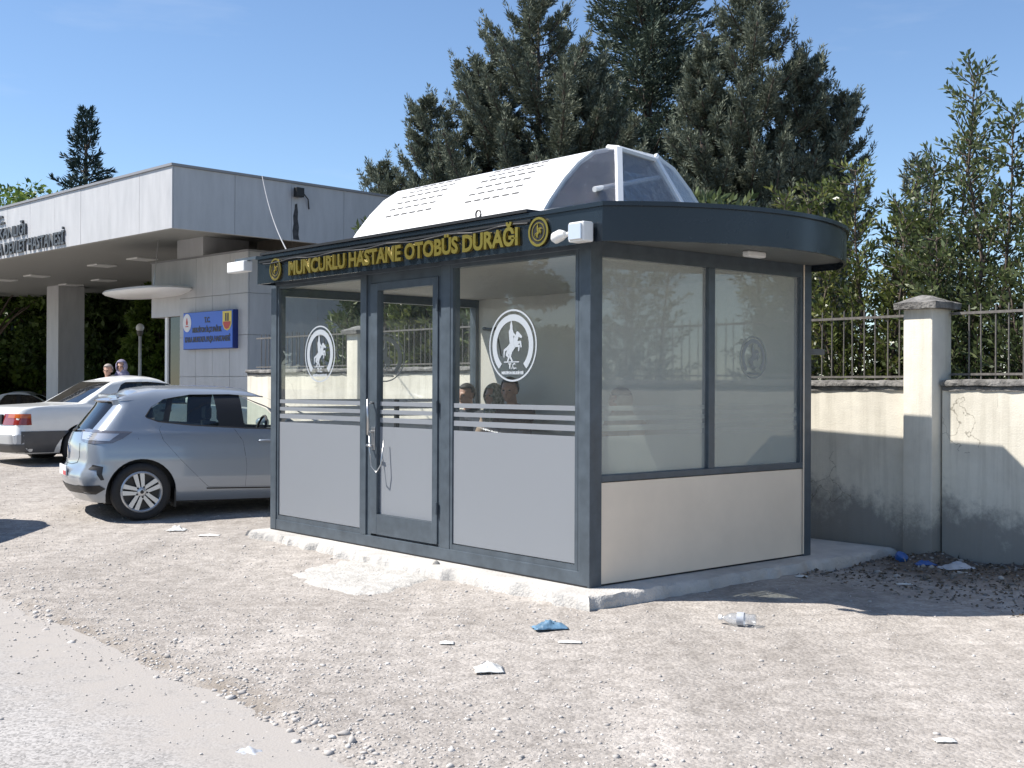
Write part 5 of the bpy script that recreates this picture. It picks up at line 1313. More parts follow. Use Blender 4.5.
mb = panels(MB(), 'r', 0.03, 10.0, SB, ST, 0.0, 8); mb.build('fascia_cladding', M['stone_cladding'], hosp)
MB().box(-0.03, 10.0, -0.03, 24.0, ST, ST+0.045).build('roof_flashing', M['roof_flashing'], hosp)
MB().box(0.162, 10.0, 0.162, 24.0, SO-0.012, SO+0.018).build('soffit', M['slab_soffit'], hosp)
for l, r in ((7.86, 3.55), (10.09, 3.6), (14.27, 3.69), (16.25, 3.58), (14.21, 5.66), (16.47, 5.69), (18.9, 3.6)):
    MB().box(r-.28, r+.28, l-.28, l+.28, SO-0.05, SO-0.012, 0, .01).build('ceiling_light', M['white_plastic'], hosp)
col_l, col_r = 17.3, 5.9
clm = MB()
for k in range(5):
    z0 = -.4+k*(SO+.36)/5; clm.box(col_r-.42, col_r+.42, col_l-.42, col_l+.42, z0+.004, z0+(SO+.36)/5-.004)
clm.box(col_r-.412, col_r+.412, col_l-.412, col_l+.412, -.5, SO-.02)
clm.build('column', M['stone_cladding'], hosp)
# booth
BR, BL0, BL1, BT = 2.33, 1.21, 5.10, 4.21
hbox('booth_wall', BR+.03, BR+5.0, BL0+.03, 3.86, 0.0, BT-.02)
mb = MB(); panels(mb, 'l', BL0, 3.86, 0.05, BT, BR, 4, 5, .01)
mb.build('booth_cladding', M['stone_cladding'], hosp)
mb = MB(); panels(mb, 'r', BR+.03, BR+5.0, 0.05, BT, BL0, 6, 5, .01); mb.build('booth_cladding', M['stone_cladding'], hosp)
hbox('booth_lintel', BR+.004, BR+4.0, 3.865, BL1, 3.02, BT)
hbox('booth_roof', BR-.02, BR+5.0, BL0-.02, BL1+.02, BT, BT+.03, M['roof_flashing'])
hbox('booth_window', BR+.10, BR+.13, 3.90, 4.50, 0.9, 3.01, M['dark_glass'])
hbox('booth_backing', BR+.5, BR+.55, 3.87, 4.50, 0.1, 3.01, M['gasket'])
hbox('window_jamb', BR+.06, BR+.22, 4.50, 4.60, 0.1, 3.015, M['white_paint'])
hbox('window_sill', BR+.02, BR+.22, 3.87, 4.50, 0.8, 0.89, M['white_paint'])
hbox('support_block', BR, BR+1.1, 2.92, 3.98, BT+.03, SO-.013)
hbox('recess_wall', BR+1.3, BR+5.0, 1.6, 2.9, BT+.03, SO-.013, M['booth_brown'])
# lens shaped awning
vs = []; fs = []; n = 40
for k, (sc, z) in enumerate(((0.0, 3.60), (.80, 3.60), (.965, 3.575), (1.0, 3.535), (.95, 3.49), (.72, 3.42), (.0, 3.39))):
    for i in range(n):
        a = 2*math.pi*i/n; cx = abs(math.cos(a))**.8*math.copysign(1, math.cos(a)); sx = abs(math.sin(a))**.8*math.copysign(1, math.sin(a))
        vs.append((2.0+.60*sc*sx, 4.70+1.50*sc*cx, z+.03))
for k in range(6):
    for i in range(n): j = (i+1) % n; fs.append((k*n+i, k*n+j, (k+1)*n+j, (k+1)*n+i))
mb = MB(); mb.add(vs, fs); mb.build('awning', M['white_paint'], hosp, smooth=True, angle=40)
MB().tube([(1.9, 4.2, 3.62), (2.0, 4.2, SO-.012)], .012).build('awning_rod', M['steel'], hosp)
# lettering on the fascia: reads from high l to low l
HT = Matrix(((0, 0, -1, 0), (-1, 0, 0, 0), (0, 1, 0, 0), (0, 0, 0, 1)))
for s_, l0, l1, z0, h in (('T.C.', 8.12, 7.28, 5.09, .19), ('SAĞLIK BAKANLIĞI', 9.35, 6.15, 4.755, .235), ('MERZİFON KARA MUSTAFA PAŞA DEVLET HASTANESİ', 12.4, 4.28, 4.395, .27)):
    o = text_mesh('lettering', s_, h*1.37, M['letter_grey'], hosp, extrude=0.02, offset=0.006, width=l0-l1)
    o.data.transform(HT @ Matrix.Translation((-l0, z0, 0.025)))
# cable to the kiosk, flood light and stain on the shaded fascia
fx_, fz_ = 2.62, 5.25
flm = MB().box(fx_-.09, fx_+.09, -.16, -.05, fz_-.09, fz_+.09, 0, .01); flm.tube([(fx_, -.05, fz_), (fx_, .0, fz_-.0)], .03); flm.tube([(fx_+.12, -.08, fz_), (fx_+.25, -.05, fz_-.1), (fx_+.30, -.01, fz_-.28)], .012)
flm.build('fascia_lamp', M['black'], hosp)
stn = MB(); P_ = [(-.02, -.22), (.03, -.20), (.05, -.36), (.045, -.5), (.075, -.66), (.06, -.80), (.085, -.9), (-.055, -.9), (-.075, -.74), (-.05, -.60), (-.06, -.45), (-.03, -.32)]
stn.prism([(fx_+p[0], fz_+p[1]) for p in P_], lambda p, t: (p[0], -.003+.002*t, p[1])); paint('soot', (0.06, 0.06, 0.062), .9, var=.4, scale=14); stn.build('soot_stain', M['soot'], hosp)
def H2W(r, l, z):
    c, s = math.cos(HYAW), math.sin(HYAW); return Vector((HORG.x+c*r-s*l, HORG.y+s*r+c*l, z))
a = H2W(1.86, 0, ST+.05); b = K2W(FV+.05, 3.92, ZT+.02)
pts = [a.lerp(b, t)+Vector((0, 0, -.14*4*t*(1-t))) for t in np.linspace(0, 1, 24)]
mb = MB(); mb.tube([p-a for p in pts], .007, 6); o = mb.build('overhead_cable', M['cable_grey'], None, smooth=True); o.location = a
tag(o, 'thin grey cable sagging from the hospital canopy to the kiosk roof', 'cable')
# blue sign on the booth
sg_ = empty('blue_sign', H2W(BR, 2.53, 2.67), HYAW, 'blue hospital sign with round emblem and yellow shield on the booth wall', 'sign')
MB().box(-.115, 0.0, -.97, .97, -.39, .39).build('sign_box', M['sign_navy'], sg_)
MB().box(-.125, -.116, -.955, .955, -.375, .375).build('sign_face', M['sign_blue'], sg_)
mb = MB(); mb.prism([(.80+.165*math.cos(a), .17+.19*math.sin(a)) for a in np.linspace(0, 6.283, 33)[:-1]], lambda p, t: (-.126-.006*t, p[0], p[1])); eo = mb.build('round_emblem', M['emblem_white'], sg_)
mb = MB(); mb.prism([(.80+p[0], .19+p[1]) for p in [(-.03, -.06), (.03, -.06), (.035, .0), (.015, .06), (0, .09), (-.015, .06), (-.035, .0)]], lambda p, t: (-.133-.003*t, p[0], p[1]))
mb.box(-.136, -.133, .74, .86, .085, .105); mb.build('emblem_flame', M['emblem_red'], eo)
mb = MB(); mb.prism([(-.60, .36), (-.93, .36), (-.93, .10), (-.86, .0), (-.765, -.03), (-.67, .0), (-.60, .10)], lambda p, t: (-.126-.006*t, p[0], p[1])); so = mb.build('shield', M['emblem_yellow'], sg_)
mb = MB(); mb.prism([(-.63, .15), (-.90, .15), (-.90, .10), (-.84, .02), (-.765, -.005), (-.69, .02), (-.63, .10)], lambda p, t: (-.133-.003*t, p[0], p[1])); mb.build('shield_field', M['emblem_red'], so)
mb = MB().box(-.136, -.133, -.83, -.78, .16, .32).box(-.136, -.133, -.75, -.70, .16, .32); mb.build('shield_towers', M['sign_letters'], so)
for s_, l0, w, z0, h in (('T.C.', .11, .22, .16, .11), ('MERZİFON İLÇE SAĞLIK', .58, 1.14, -.035, .10), ('KARA MUSTAFA PAŞA HASTANESİ', .88, 1.76, -.235, .11)):
    o = text_mesh('sign_text', s_, h*1.37, M['sign_letters'], sg_, extrude=0.003, offset=0.006, width=w); o.data.transform(HT @ Matrix.Translation((-l0, z0, .129)))

# lamp post behind the saloon
lp = empty('lamp_post', (-9.42*1.1, 33.0, gz(-10, 33)), 0, 'thin grey lamp post with a globe lamp beneath the hospital canopy', 'lamp post')
mb = MB(); mb.tube([(0, 0, 0), (0, 0, .5), (0, 0, 2.75)], [.06, .045, .04], 12); mb.build('pole', M['white_plastic'], lp, smooth=True)
MB().tube([(0, 0, 2.75), (0, 0, 2.82), (0, 0, 2.9)], [.045, .08, .09], 14).build('lamp_base', M['rail_iron'], lp)
MB().ball((0, 0, 2.99), (.11, .11, .12), 18, 12).build('lamp_globe', M['white_plastic'], lp, smooth=True)

# ------------------------------------------------------------------ trees
def unit(a): return a/np.maximum(1e-9, np.linalg.norm(a, axis=1, keepdims=True))
def leaf_quads(C_, D_, Ln, Wd, fold=0.25):
    n = len(C_); R = unit(RNG.normal(size=(n, 3))); S = unit(np.cross(D_, R)); Nn = np.cross(S, D_)
    Ln = Ln[:, None]; Wd = Wd[:, None]
    V = np.empty((n, 4, 3)); V[:, 0] = C_; V[:, 1] = C_+D_*Ln*.45+S*Wd*.5+Nn*Wd*fold; V[:, 2] = C_+D_*Ln; V[:, 3] = C_+D_*Ln*.45-S*Wd*.5+Nn*Wd*fold
    F = np.arange(n*4).reshape(n, 4)
    return V.reshape(-1, 3), F
def tree_empty(name, x, y, label, cat='tree', group=None, z=None):
    return empty(name, (x, y, gz(x, y) if z is None else z), 0, label, cat, group)

def cypress(x, y, H, lobes, R, label, seed, mat='cypress', base=0.7, density=1.0, leaf=(.092, .024), up=1.0):
    """a conifer of upswept arms; lobes: (dx, dy, height) of the leading tips, R: radius of the skirt"""
    rg = np.random.default_rng(seed)
    t = tree_empty('conifer_tree', x, y, label, 'conifer', 'conifers behind the kiosk')
    tb = MB(); Cs = []; Ds = []
    def spray(p, d, L, w, m):
        """needles packed round a short axis"""
        q = rg.random(m); a = np.cross(d, [0.31, .22, .9]); a /= np.linalg.norm(a)+1e-9; b = np.cross(d, a)
        th = rg.uniform(0, 6.283, m); off = a[None]*np.cos(th)[:, None]+b[None]*np.sin(th)[:, None]
        rr = w*rg.random(m)**.6*(1-.75*q)
        Cs.append(p[None]+d[None]*(q*L)[:, None]+off*rr[:, None]); Ds.append(unit(d[None]*.9+off*.55+rg.normal(size=(m, 3))*.2))
    for li, (dx, dy, h) in enumerate(lobes):
        tb.tube([(dx*.15, dy*.15, 0), (dx*.4, dy*.4, h*.35), (dx*.9, dy*.9, h*.75), (dx, dy, h*.97)], [.17, .14, .06, .015], 8)
        nb = int(98*density*h/10)+8
        ax0 = np.array([dx, dy, h]); 
        for k in range(9):
            z = h-.12*k; spray(np.array([dx*(z/h), dy*(z/h), z-.25]), np.array([rg.normal()*.1, rg.normal()*.1, 1.]), .38, .10+.015*k, 60)
        for i in range(nb):
            f = base/h+(1-base/h)*((i+rg.random())/nb)**.92; az = i*2.39996+rg.uniform(-.45, .45)
            Rr = R*(1 if li == 0 else .62)*(1-f)**.72*(.5+.5*min(1, (f-base/h)*7+.35))*rg.uniform(.62, 1.14)+.22
            o = np.array([dx*f, dy*f, f*h-.18*Rr]); hd_ = np.array([math.cos(az), math.sin(az), 0]); lat = np.array([-math.sin(az), math.cos(az), 0])
            lift = rg.uniform(.16, .34)*up; P = []
            n = max(5, int(Rr/.13))
            for q in np.linspace(0, 1, n+1): P.append(o+hd_*Rr*(q-.10*q**3)+np.array([0, 0, Rr*(lift*q+.42*q**2.6)])+lat*(.06*Rr*math.sin(q*3+i)))
            P = np.array(P); tb.tube(list(P[::max(1, n//4)])+[P[-1]], .012+.006*Rr, 5, caps=False)
            for k in range(n):
                q = k/n
                if q < .18: continue
                p = P[k]; d = P[k+1]-P[k]; d /= np.linalg.norm(d)
                side = (.50*min(1, Rr/1.6)*(1-q)**.55*min(1, q*2.2)+.13)
                for sg in (-1, 1):
                    L = side*rg.uniform(.6, 1.15); e = d*.72+lat*sg*rg.uniform(.45, .95)+np.array([0, 0, rg.uniform(.05, .5)]); e /= np.linalg.norm(e)
                    spray(p+rg.normal(size=3)*.03, e, L, .075+.05*L, int(46+118*L))
                if k % 2 == 0:
                    e = d*.6+np.array([0, 0, rg.uniform(.4, .9)])+rg.normal(size=3)*.15; e /= np.linalg.norm(e); spray(p, e, side*.7, .08, int(20+50*side))
            d = P[-1]-P[-2]; d = d/np.linalg.norm(d)+np.array([0, 0, .35]); d /= np.linalg.norm(d); spray(P[-1]-d*.15, d, .42, .09, 60)
    Cc = np.concatenate(Cs); Dd = np.concatenate(Ds); n = len(Cc)
    V, F = leaf_quads(Cc, Dd, rg.uniform(.7, 1.35, n)*leaf[0], rg.uniform(.7, 1.3, n)*leaf[1], .2)
    tb.build('trunk', M['trunk_bark'], t, smooth=True)
    np_mesh('crown', V, F, M[mat], t); print('conifer leaves', n)
    return t

def layered(x, y, H, R, label, seed, mat='cedar', base=1.5, nb=150, droop=.15, leaf=(.17, .045), power=.8, dens=1.0, group='conifers behind the kiosk', kind='conifer_tree', asc=.1):
    """a pine or spruce with separate spreading boughs"""
    rg = np.random.default_rng(seed); t = tree_empty(kind, x, y, label, 'conifer', group)
    tb = MB(); tb.tube([(0, 0, 0), (.05, .02, H*.4), (-.03, .03, H*.75), (0, 0, H)], [.24, .18, .09, .015], 9)
    Cs = []; Ds = []
    for i in range(nb):
        f = base/H+(1-base/H)*((i+rg.random())/nb); az = i*2.39996+rg.uniform(-.5, .5)
        L = R*(1-f)**power*rg.uniform(.6, 1.1)+.15; z = f*H
        el = rg.uniform(-.05, .25)+asc+(.5 if f > .85 else 0)
        root = np.array([0, 0, z]); pts = []
        for s in np.linspace(0, 1, 6):
            pts.append(root+np.array([math.cos(az)*L*s, math.sin(az)*L*s, L*(el*s-droop*s*s+.16*s**4)]))
        tb.tube(pts, [.035*L**.5+.006, .028*L**.5, .02*L**.5, .014, .009, .004], 5, caps=False)
        P = np.array(pts); m = int(150*L*dens)+20
        s = rg.random(m)**.75*.92+.08; idx = np.clip((s*5).astype(int), 0, 4); fr = s*5-idx
        c = P[idx]*(1-fr[:, None])+P[idx+1]*fr[:, None]; bd = unit(P[idx+1]-P[idx])
        lat = np.array([-math.sin(az), math.cos(az), 0]); w = (.30*L*np.sin(np.pi*np.clip(s*.8+.18, 0, 1))+.05)*rg.normal(size=m)*.5
        c = c+lat[None]*w[:, None]+np.array([0, 0, 1])[None]*(rg.normal(size=m)*.05-np.abs(w)*.18)[:, None]
        Cs.append(c); Ds.append(unit(bd*.8+lat[None]*np.sign(w)[:, None]*.6+rg.normal(size=(m, 3))*.4+np.array([0, 0, .2])))
    Cc = np.concatenate(Cs); Dd = np.concatenate(Ds); n = len(Cc)
    V, F = leaf_quads(Cc, Dd, rg.uniform(.7, 1.3, n)*leaf[0], rg.uniform(.7, 1.3, n)*leaf[1], .2)
    tb.build('trunk', M['trunk_bark'], t, smooth=True); np_mesh('crown', V, F, M[mat], t)
    return t

def shrub(x, y, stems, label, seed, mat='laurel', leaf=(.076, .032), per=30, group='evergreen shrubs behind the boundary wall', cat='shrub', name='evergreen_shrub', twig=.42, z=None, start=.05):
    """upright stems (dx, dy, h, spread) with leafy twigs"""
    rg = np.random.default_rng(seed); t = tree_empty(name, x, y, label, cat, group, z)
    tb = MB(); Cs = []; Ds = []
    for dx, dy, h, sp in stems:
        wob = rg.normal(size=(6, 2))*.06*h*.3
        pts = [np.array([dx*(.25+.75*f)+wob[k, 0]*f, dy*(.25+.75*f)+wob[k, 1]*f, h*f]) for k, f in enumerate(np.linspace(0, 1, 6))]
        tb.tube(pts, [.035, .03, .024, .018, .011, .004], 6)
        P = np.array(pts); nt = int(per*h)
        for i in range(nt):
            f = start+(1-start)*((i+rg.random())/nt)**.9; k = min(4, int(f*5)); c0 = P[k]+(P[k+1]-P[k])*(f*5-k)
            az = i*2.39996+rg.uniform(-.5, .5); L = (sp*(1-.72*f**1.5)*rg.uniform(.3, 1.15)+.08)
            if vnoise(np.array([c0[0]*2.2+az*1.3]), np.array([c0[2]*2.4+seed]), seed)[0] < .27 and f > .45: continue
            el = rg.uniform(.15, 1.0); d = np.array([math.cos(az)*math.cos(el), math.sin(az)*math.cos(el), math.sin(el)])
            tb.tube([c0, c0+d*L*.6, c0+d*L+np.array([0, 0, .06*L])], [.008, .005, .002], 4, caps=False)
            m = max(9, int(L*rg.uniform(50, 70))); s = (np.arange(m)+.5)/m*.88+.14
            th = np.arange(m)*2.4+rg.uniform(0, 6)
            a = np.cross(d, [.2, .1, .95]); a = a/(np.linalg.norm(a)+1e-9); b = np.cross(d, a)
            out = a[None]*np.cos(th)[:, None]+b[None]*np.sin(th)[:, None]
            Cs.append(c0[None]+d[None]*(s*L)[:, None]+out*.012); Ds.append(unit(d[None]*.7+out*.75+np.array([0, 0, .28])+rg.normal(size=(m, 3))*.16))
    Cc = np.concatenate(Cs); Dd = np.concatenate(Ds); n = len(Cc)
    V, F = leaf_quads(Cc, Dd, rg.uniform(.65, 1.2, n)*leaf[0], rg.uniform(.75, 1.2, n)*leaf[1], .18)
    tb.build('stems', M['trunk_bark'], t, smooth=True); np_mesh('foliage', V, F, M[mat], t)
    return t

def broadleaf(x, y, H, R, label, seed, mat='green_leaf', nclump=70, per=260, leaf=(.20, .12), trunk_h=.3, group='broadleaf trees beyond the hospital canopy', flat=1.0):
    rg = np.random.default_rng(seed); t = tree_empty('broadleaf_tree', x, y, label, 'tree', group)
    tb = MB(); th = H*trunk_h
    tb.tube([(0, 0, 0), (.06, .03, th*.6), (0, 0, th*1.3), (.1, 0, H*.7)], [.24, .19, .14, .04], 9)
    Cs = []; Ds = []
    for i in range(nclump):
        d = rg.normal(size=3); d /= np.linalg.norm(d); r = rg.random()**.35
        c = np.array([d[0]*R*r, d[1]*R*r, th+(H-th)*.5+d[2]*(H-th)*.48*r*flat])
        c[:2] *= 1.12-.35*max(0, (c[2]-th)/(H-th)-.45)
        tb.tube([(0, 0, max(th*.8, c[2]*.6)), (c[0]*.5, c[1]*.5, c[2]*.85), c], [.05, .03, .008], 5, caps=False)
        cr = rg.uniform(.45, .95)*R*.30; m = int(per*rg.uniform(.6, 1.3))
        o = unit(rg.normal(size=(m, 3)))*(cr*rg.random(m)**.45)[:, None]*np.array([1.2, 1.2, .75])
        Cs.append(c[None]+o); Ds.append(unit(o/cr+rg.normal(size=(m, 3))*.6+np.array([0, 0, -.15])))
    Cc = np.concatenate(Cs); Dd = np.concatenate(Ds); n = len(Cc)
    V, F = leaf_quads(Cc, Dd, rg.uniform(.7, 1.3, n)*leaf[0], rg.uniform(.7, 1.3, n)*leaf[1], .2)
    tb.build('trunk', M['trunk_bark'], t, smooth=True); np_mesh('crown', V, F, M[mat], t)
    return t

cypress(0.55, 26.0, 9.7, [(0, 0, 9.8), (-1.25, .2, 8.3), (1.2, -.3, 8.2), (-2.5, 0, 7.4), (-3.55, .4, 6.0)], 4.3, 'left blue green conifer with a pointed top above the white skylight', 3)
cypress(4.85, 24.2, 9.3, [(0, 0, 9.4), (1.2, .1, 8.0), (-1.1, -.2, 7.9), (1.95, 0, 7.1)], 3.1, 'right blue green conifer reaching over the bowed kiosk roof', 5)
layered(3.5, 31.0, 14.6, 4.8, 'tall darker conifer rising between the two blue green ones', 9, nb=230, dens=1.15, base=2.0, asc=.2)
layered(8.55, 25.0, 6.0, 1.25, 'small thin conifer tip between the conifer and the evergreen shrubs', 12, mat='cypress', nb=90, dens=.8, base=1.0, leaf=(.15, .035))
layered(-16.2, 45.0, 12.2, 3.9, 'dark spruce rising behind the hospital canopy', 14, mat='spruce', nb=120, base=2.5, group='trees behind the hospital', kind='spruce_tree', power=1.0, dens=.40, leaf=(.24, .06), asc=.30)
broadleaf(-17.3, 44.0, 9.2, 2.3, 'light green tree top left of the dark spruce', 21, 'green_leaf', 60, 200, group='trees behind the hospital')
broadleaf(-18.7, 42.0, 9.3, 2.4, 'green tree top at the left edge above the hospital roof', 22, 'green_leaf', 60, 200, group='trees behind the hospital')
# trees seen below the hospital canopy
for i, (x, y, h, r, m_, lb) in enumerate([
    (-21.5, 47, 6.6, 3.2, 'dark_leaf', 'dark tree below the canopy at the left edge'),
    (-18.2, 46, 6.2, 3.0, 'green_leaf', 'brighter green tree left of the stone column'),
    (-15.4, 44, 6.4, 3.0, 'dark_leaf', 'dark tree behind the stone column'),
    (-13.0, 43, 6.8, 3.0, 'dark_leaf', 'dark tree right of the stone column'),
    (-10.6, 42, 6.8, 2.8, 'dark_leaf', 'dark tree above the two standing people'),
    (-10.7, 36, 4.7, 0.85, 'green_leaf', 'sunlit light green bush beside the booth window'),
    (-20.6, 43.5, 4.6, 2.0, 'green_leaf', 'low green bush at the left edge below the canopy'),
    (-24.5, 50, 7.0, 3.4, 'dark_leaf', 'dark tree beyond the left edge of the canopy')]):
    broadleaf(x, y, h, r, lb, 30+i, m_, 75, 240, (.24, .15), .12)
for i, (x, y, h, r) in enumerate([(-30, 56, 8, 5), (-22, 58, 8, 5), (-14, 58, 8, 5), (-7, 58, 8, 5)]):
    broadleaf(x, y, 6.8, r, ('dark distant tree mass, %s of the row under the canopy' % ('leftmost', 'second', 'third', 'rightmost')[i]), 50+i, 'dark_leaf', 80, 230, (.34, .22), .05)
# shrubs behind the wall, right of the kiosk
def shrub_k(u, v, stems, label, seed, **kw):
    w = K2W(v, u); c, s = math.cos(KYAW), math.sin(KYAW)
    st = [(c*a-s*b, s*a+c*b, h, sp) for a, b, h, sp in stems]     # (dv, du, h, spread)
    return shrub(w.x, w.y, st, label, seed, **kw)
shrub_k(-.25, 4.75, [(0, -.15, 4.42, .75), (.25, -.8, 3.8, .75), (.1, .45, 3.7, .7), (-.2, -1.1, 3.7, .7), (.4, .2, 3.9, .7), (-.25, .15, 2.9, .7), (0, -.45, 4.0, .7)], 'tall evergreen shrub with a thin leading shoot right of the pillar', 61, per=30, mat='olive_leaf')
shrub_k(0.95, 4.85, [(0, 0, 3.75, .7), (.2, .6, 3.6, .7), (-.1, -.6, 3.2, .7), (.3, -.2, 3.45, .7), (-.3, .3, 2.7, .7)], 'yellow green evergreen shrub between the kiosk and the pillar', 62, per=30)
shrub_k(2.0, 4.9, [(0, 0, 3.55, .6), (.2, .6, 3.4, .6), (-.1, -.5, 3.5, .6), (.3, .1, 3.6, .5), (-.3, .2, 2.6, .6)], 'evergreen shrub just behind the bowed kiosk roof', 63, per=32)
shrub_k(-1.75, 4.9, [(0, 0, 4.3, .6), (.2, .6, 4.0, .6), (-.1, -.6, 4.0, .6), (-.3, .2, 3.0, .6), (.3, -.2, 3.6, .5)], 'evergreen shrub at the right edge behind the iron railing', 64, per=30, mat='olive_leaf')
shrub_k(0.4, 5.3, [(0, 0, 3.4, .6), (.2, .6, 3.1, .6), (-.1, -.6, 3.3, .6), (-.3, .2, 2.6, .6)], 'lower evergreen shrub right behind the tall pillar', 65, per=30)
shrub_k(-1.3, 4.45, [(0, 0, 2.6, .6), (.1, .5, 2.4, .55), (-.1, -.5, 2.5, .55)], 'low evergreen shrub poking through the railing at the right', 66, per=30, mat='olive_leaf')
shrub_k(-4.2, 4.9, [(0, 0, 4.2, .7), (.2, .7, 3.8, .6), (-.1, -.7, 3.9, .6), (-.3, .2, 2.8, .6)], 'evergreen shrub beyond the right edge behind the wall', 67, per=24)
shrub_k(-6.9, 4.9, [(0, 0, 3.9, .7), (.2, .7, 3.6, .6), (-.1, -.7, 3.7, .6), (-.3, .2, 2.8, .6)], 'farther evergreen shrub beyond the right edge behind the wall', 68, per=20, mat='olive_leaf')
for i, (u, v, h) in enumerate([(3.4, 5.3, 3.7), (5.2, 5.2, 3.9), (7.0, 5.3, 4.0), (8.9, 5.2, 3.8), (10.8, 5.4, 3.9)]):
    shrub_k(u, v, [(0, 0, h, .8), (.2, .8, h*.92, .75), (-.1, -.8, h*.9, .75), (-.3, .2, h*.75, .8), (.3, -.3, h*.95, .7)], ('leafy evergreen behind the far wall, %s from the kiosk' % ('first', 'second', 'third', 'fourth', 'fifth')[i]), 70+i, per=22, leaf=(.15, .06), mat=('olive_leaf', 'laurel')[i % 2])
# trees over the road at the left, mirrored in the front glass
broadleaf(-15.5, 13.4, 8.6, 3.0, 'broad tree across the road beyond the left edge', 81, 'green_leaf', 110, 420, (.16, .10), .12, group='trees across the road')
for i, yy in enumerate((8.4, 10.6, 12.9, 15.2)): broadleaf(-20.5, yy, 3.0, 1.7, 'low dark bush added unseen beyond the left edge to darken the glass reflection, %s along the row' % ('first', 'second', 'third', 'fourth')[i], 90+i, 'dark_leaf', 60, 220, (.18, .11), .04, group='bushes added for the glass reflection')  # unseen row, added to darken what the front glass mirrors
broadleaf(-24.0, 17.5, 8.5, 3.2, 'round tree farther along the road beyond the left edge', 82, 'dark_leaf', 80, 200, (.3, .2), .2, group='trees across the road')
broadleaf(-21.0, 3.0, 8.0, 3.2, 'tree across the road behind the camera side', 83, 'green_leaf', 80, 200, (.3, .2), .2, group='trees across the road')

# ------------------------------------------------------------------ stones, litter
ico = bmesh.new(); bmesh.ops.create_icosphere(ico, subdivisions=1, radius=1); ico.verts.index_update()
IV = np.array([v.co[:] for v in ico.verts]); IF = np.array([[v.index for v in f.verts] for f in ico.faces]); ico.free()
def stones(name, X, Y, S, mat, seed):
    rg = np.random.default_rng(seed); n = len(X); Z = ground_h(X, Y)
    nv = len(IV); jit = 1+rg.uniform(-.32, .32, (n, nv)); st = rg.uniform(.6, 1.25, (n, 1, 3)); st[:, :, 2] *= .62
    a = rg.uniform(0, 6.283, n); ca, sa = np.cos(a)[:, None], np.sin(a)[:, None]
    P = IV[None]*jit[..., None]*st*S[:, None, None]
    x = P[..., 0]*ca-P[..., 1]*sa; y = P[..., 0]*sa+P[..., 1]*ca
    V = np.stack([x+X[:, None], y+Y[:, None], P[..., 2]+(Z+S*.12)[:, None]], 2).reshape(-1, 3)
    F = (IF[None]+(np.arange(n)*nv)[:, None, None]).reshape(-1, 3)
    return tag(np_mesh(name, V, F, mat), kind='stuff')
rg = np.random.default_rng(5)
def place(n, u0, u1, v0, v1, fn=None):
    u = rg.uniform(u0, u1, n); v = rg.uniform(v0, v1, n)
    if fn is not None:
        k = rg.random(n) < fn(u, v); u, v = u[k], v[k]
    c, s = math.cos(KYAW), math.sin(KYAW); return KORG.x+c*v-s*u, KORG.y+s*v+c*u
def dens(u, v):
    d = v-ROAD_V; cl = fbm(u*1.1, v*1.1, 91, 3)
    return np.clip(np.exp(-np.clip(d-.05, 0, 9)/.75)*1.0*(.45+.55*sstep(3.5, -.5, u))+.06+(cl-.5)*.4, 0.01, 1)*(d > .02)
X, Y = place(60000, -6, 9, -3.2, -0.3, dens); S = np.clip(rg.lognormal(-5.30, .50, len(X)), .0025, .018)
stones('pebbles', X, Y, S, M['pebble_stone'], 1)
X, Y = place(9000, -4.5, 14, -3.1, 2.4, lambda u, v: np.where((v > -.35) & (u > -.3) & (u < 4.9), 0, .7)); S = np.clip(rg.lognormal(-5.3, .5, len(X)), .0025, .014)
stones('gravel', X, Y, S, M['pebble_stone'], 2)
X, Y = place(500, -3.0, 9, -3.35, -2.95); S = np.clip(rg.lognormal(-4.3, .42, len(X)), .007, .030)
stones('edge_pebbles', X, Y, S, M['pebble_stone'], 3)
X, Y = place(5200, -5, 9, -6.5, -3.05, lambda u, v: .25+.75*np.exp(-np.abs(v+3.1)/.35)); S = np.clip(rg.lognormal(-5.3, .4, len(X)), .002, .012)
RZs = -0.016
_gh = ground_h
o = stones('road_grit', X, Y, S, M['pebble_stone'], 4); o.location.z = 0.02
X, Y = place(2600, -6.0, -0.1, 2.0, 3.68, lambda u, v: np.clip((v-1.7)/1.6, 0, 1)); S = np.clip(rg.lognormal(-4.6, .55, len(X)), .005, .04)
stones('rubble', X, Y, S, M['rubble_stone'], 6)
# leaf litter below the wall
X, Y = place(8500, -6.0, -0.2, 1.9, 3.68, lambda u, v: np.clip((v-1.8)/1.5, 0, 1)*(.25+.9*fbm(u*2, v*2, 13, 3))); n = len(X)
C_ = np.stack([X, Y, ground_h(X, Y)+.006], 1); D_ = unit(np.stack([rg.normal(size=n), rg.normal(size=n), rg.normal(size=n)*.28], 1))
V, F = leaf_quads(C_, D_, rg.uniform(.02, .055, n), rg.uniform(.008, .028, n), .5)
tag(np_mesh('leaf_litter', V, F, M['litter_leaf']), kind='stuff')

